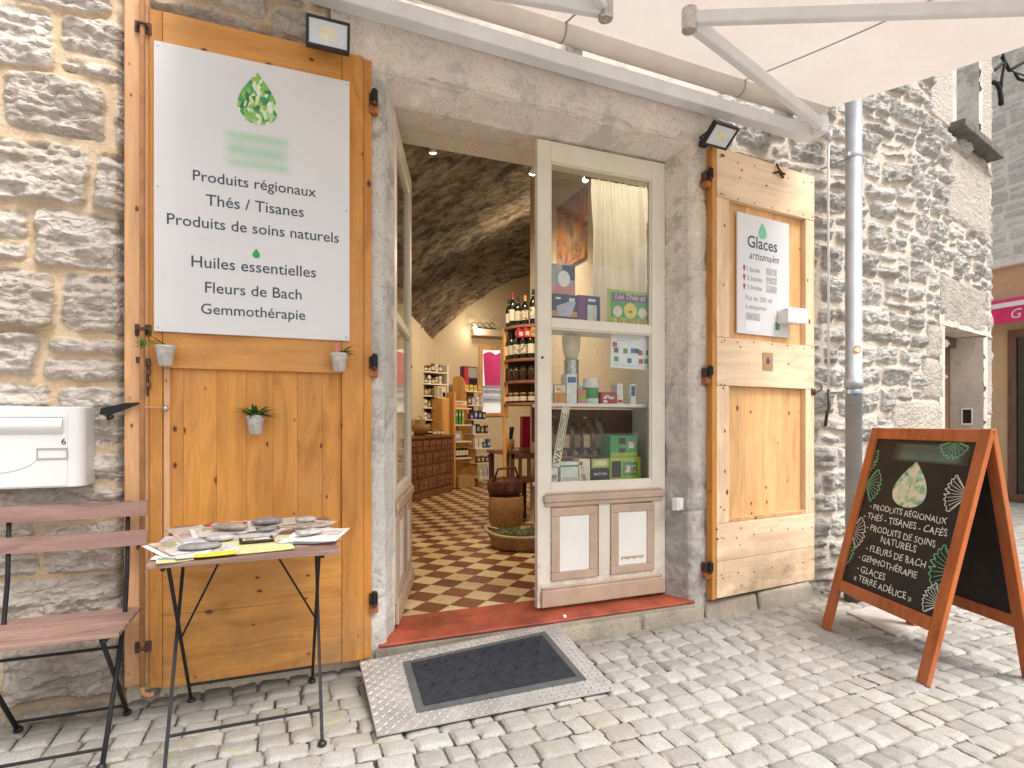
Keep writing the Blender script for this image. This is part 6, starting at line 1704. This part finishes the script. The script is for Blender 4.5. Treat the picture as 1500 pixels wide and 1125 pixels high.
# --- dresser with drawers on the left
DA = math.atan2(.79, .61)
dr_ = thing('drawer_dresser', 'brown wooden dresser with rows of small square drawers inside the shop', 'dresser', (1.56, 4.85, .118), DA)
Ld, Dd, Hd = 1.66, .45, .90
bx(0, Ld, 0, Dd, .03, Hd-.04).build('carcass', 'dresser_wood', dr_, world=False)
bx(-.03, Ld+.03, -.03, Dd, Hd-.04, Hd).build('top', 'dresser_wood', dr_, world=False, bevel=.008)
bx(-.015, Ld+.015, -.015, Dd, 0, .08).build('plinth', 'dresser_wood', dr_, world=False, bevel=.006)
for j, n in enumerate((7, 6, 6, 5)):
    z1 = Hd-.07-j*.185; z0 = z1-.16; w = (Ld-.06)/n
    for k in range(n):
        x0 = .03+k*w+.014; x1 = .03+(k+1)*w-.014
        mb = MB(); mb.box(x0, x1, -.014, -.0005, z0, z1); mb.box(x0+.02, x1-.02, -.020, -.0145, z0+.022, z1-.022)
        d = mb.build('drawer', 'dresser_wood', dr_, world=False, bevel=.004)
        mb = MB(); mb.lathe([(.008, 0), (.014, .012), (.016, .02), (.008, .028)], 10, M=frame(((x0+x1)/2, -.0205, (z0+z1)/2), (1, 0, 0), (0, 0, 1))); mb.build('knob', 'dark_wood', d, world=False, smooth=True)
def on_dresser(u, v, z=0.0):
    return (1.56+u*math.cos(DA)-v*math.sin(DA), 4.85+u*math.sin(DA)+v*math.cos(DA), .118+Hd+z)
t = thing('bread_basket', 'open wicker basket lying on its side on the dresser', 'basket', on_dresser(.75, .18, .001), DA)
mb = MB(); mb.lathe([(.10, 0), (.17, .08), (.18, .16), (.17, .165), (.15, .09)], 22); mb.build('basket', 'wicker', t, world=False, smooth=True)
mb = MB(); mb.tube([(.17*math.cos(R(a)), 0, .15+.15*math.sin(R(a))) for a in range(0, 181, 15)], .012, 8); mb.build('handle', 'straw', t, world=False, smooth=True)
mb = MB()
for k in range(6): mb.box(-.10+.035*k, -.075+.035*k, -.07, .06, .10, .21+.012*(k % 3))
mb.build('wrapped_goods', 'card_kraft', t, world=False)
for k in range(9):
    p = on_dresser(.25+.05*k if k < 4 else .85+.075*k, .10+.05*(k % 2), .001)
    jar('honey_jar', 'small amber honey jar with gold lid standing on the dresser', *p, .034, .085, 'jar_amber', 'lid_gold', 'label_cream', 'honey jars on the dresser', n=12)
# --- tall shelves with jars behind the dresser
def tall_unit(name, label, x, y, rot, w, h, zs, wood_, group, jl, seed, mats):
    t = thing(name, label, 'shelf', (x, y, .118), rot)
    for a in (0, w-.03): bx(a, a+.03, 0, .30, 0, h).build('side_panel', wood_, t, world=False, bevel=.003)
    bx(.031, w-.031, .28, .30, 0, h).build('back_panel', 'dark_wood', t, world=False)
    for z in zs: bx(.031, w-.031, 0, .279, z-.022, z).build('shelf_board', wood_, t, world=False)
    rg = random.Random(seed)
    for z in zs[:-1] if zs[-1] >= h-.01 else zs:
        xx = .075
        while xx < w-.07:
            m, l, lb2 = mats[rg.randrange(len(mats))]; hh = rg.uniform(.09, .15)
            px, py = x+xx*math.cos(rot)-.08*math.sin(rot), y+xx*math.sin(rot)+.08*math.cos(rot)
            jar('preserve_jar', jl, px, py, .118+z+.0008, .034, hh, m, l, lb2, group, n=10); xx += .074
    return t
tall_unit('jar_shelf', 'white painted shelf full of jars behind the dresser', 1.98, 6.45, R(20), .72, 2.08, (.75, .95, 1.15, 1.35, 1.55, 1.75, 1.95), 'panel_white', 'jars on the white shelf', 'glass jar with cream label on the white shelf behind the dresser', 3, [('jar_dark', 'lid_gold', 'label_cream'), ('card_white', 'panel_white', 'print_label'), ('jar_amber', 'cap_black', 'print_label')])
tall_unit('jar_shelf', 'honey wood shelf of yellow goods beside the open door leaf, left of the white shelf', 1.30, 6.25, R(14), .62, 2.02, (.95, 1.2, 1.45, 1.72, 1.98), 'shelf_brown', 'jars on the honey wood shelf', 'yellow labelled jar on the honey wood shelf left of the white shelf', 8, [('jar_amber', 'lid_gold', 'card_yellow'), ('jar_dark', 'lid_gold', 'card_lime'), ('card_yellow', 'lid_gold', 'label_cream')])
# --- honey plywood stand with curved sides
GA = R(24)
go = thing('product_stand', 'honey plywood display stand with curved tall side panels at the back of the shop', 'shelf', (2.66, 6.36, .118), GA)
bx(0, .03, 0, .42, 0, 1.60).build('side_panel', 'ply_honey', go, world=False, bevel=.004)
bx(-.17, -.005, .10, .42, 0, 1.50).build('end_panel', 'ply_honey', go, world=False, bevel=.02)
for z in (.10, .50, .78, 1.06, 1.34): bx(.031, .40, .02, .42, z-.02, z).build('shelf_board', 'panel_white', go, world=False)
bx(.031, .40, .40, .42, .1, 1.34).build('back_panel', 'ply_honey', go, world=False)
pr = [(-.10, 0), (.50, 0), (.47, .5), (.40, .95), (.30, 1.30), (.27, 1.5), (.24, 1.80), (.18, 1.90), (.06, 1.92), (.0, 1.88), (-.05, 1.2), (-.08, .6)]
MB().prism(pr, .03, frame((.42, .52, 0), (.35, -.94, 0), (0, 0, 1))).build('tall_panel', 'ply_honey', go, world=False, bevel=.006)
bx(.04, .40, -.06, .36, .001, .20).build('floor_box', 'card_kraft', go, world=False)
for k in range(7):
    z = .15+k*.25; x0 = .47+.0*k; dpt = .62-.06*k
    bx(x0, x0+.42, .50-dpt, .50, z-.015, z).build('stepped_shelf', 'panel_white', go, world=False)
bx(.47, .89, .505, .53, .0, 1.75).build('back_panel', 'shelf_brown', go, world=False)
def on_go(u, v, z): return (2.66+u*math.cos(GA)-v*math.sin(GA), 6.36+u*math.sin(GA)+v*math.cos(GA), .118+z)
rg = random.Random(21)
for k in range(7):
    z = .1505+k*.25; dpt = .62-.06*k
    for q in range(4):
        p = on_go(.525+.098*q, .50-dpt+.06, z)
        c = rg.choice(['card_navy', 'card_white', 'card_purple', 'card_lilac', 'card_brown', 'card_blue', 'card_cream'] if k < 6 else ['card_yellow', 'card_orange'])
        carton('small carton on the stepped side of the plywood stand', p[0]-.035, p[0]+.035, p[1]-.03, p[1]+.03, p[2], p[2]+rg.uniform(.10, .17), c, ((.15, .85, .3, .7, 'print_label'),), group='cartons on the plywood stand', rot=GA)
for k, c in enumerate(('card_green', 'card_green', 'card_lime')):
    p = on_go(.09+.07*k, .10, 1.0605); carton('slim green book standing on the plywood stand', p[0]-.02, p[0]+.02, p[1]-.06, p[1]+.06, p[2], p[2]+.24, c, ((.2, .8, .6, .8, 'label_cream'),), group='green books on the plywood stand', name='book', cat='book', rot=GA)
p = on_go(.12, .12, .7805); carton('pale grey box on the third shelf of the plywood stand', p[0]-.09, p[0]+.09, p[1]-.06, p[1]+.06, p[2], p[2]+.17, 'card_grey', ((.2, .8, .3, .7, 'label_cream'),), group='boxes on the plywood stand', rot=GA)
for k in range(5):
    p = on_go(.075+.07*k, .10, .5005); jar('preserve_jar', 'tall jar on the low shelf of the plywood stand', *p, .028, .19, 'jar_dark', 'lid_gold', 'label_cream', 'jars on the plywood stand', n=10)
p = on_go(.20, .20, 1.3405); carton('open parcel of wrapped soaps on top of the plywood stand', p[0]-.16, p[0]+.16, p[1]-.12, p[1]+.10, p[2], p[2]+.13, 'card_orange', ((.05, .95, .4, .9, 'label_cream'), (.2, .7, .5, .75, 'card_pink')), group='boxes on the plywood stand', rot=GA)
p = on_go(.66, .38, 1.651+.0); carton('red and black display box on top of the stepped shelves', p[0]-.16, p[0]+.16, p[1]-.06, p[1]+.06, p[2]+.01, p[2]+.44, 'card_purple', ((.02, .3, .02, .98, 'card_red'), (.3, .95, .55, .95, 'card_grey'), (.35, .95, .1, .5, 'card_black')), group='boxes on the plywood stand', rot=GA)
p = on_go(-.09, .26, 1.5005); carton('white carton with dark pictures on the end of the plywood stand', p[0]-.09, p[0]+.09, p[1]-.05, p[1]+.05, p[2], p[2]+.20, 'card_cream', ((.1, .45, .1, .9, 'card_grey'), (.55, .9, .1, .5, 'card_black')), group='boxes on the plywood stand', rot=GA)
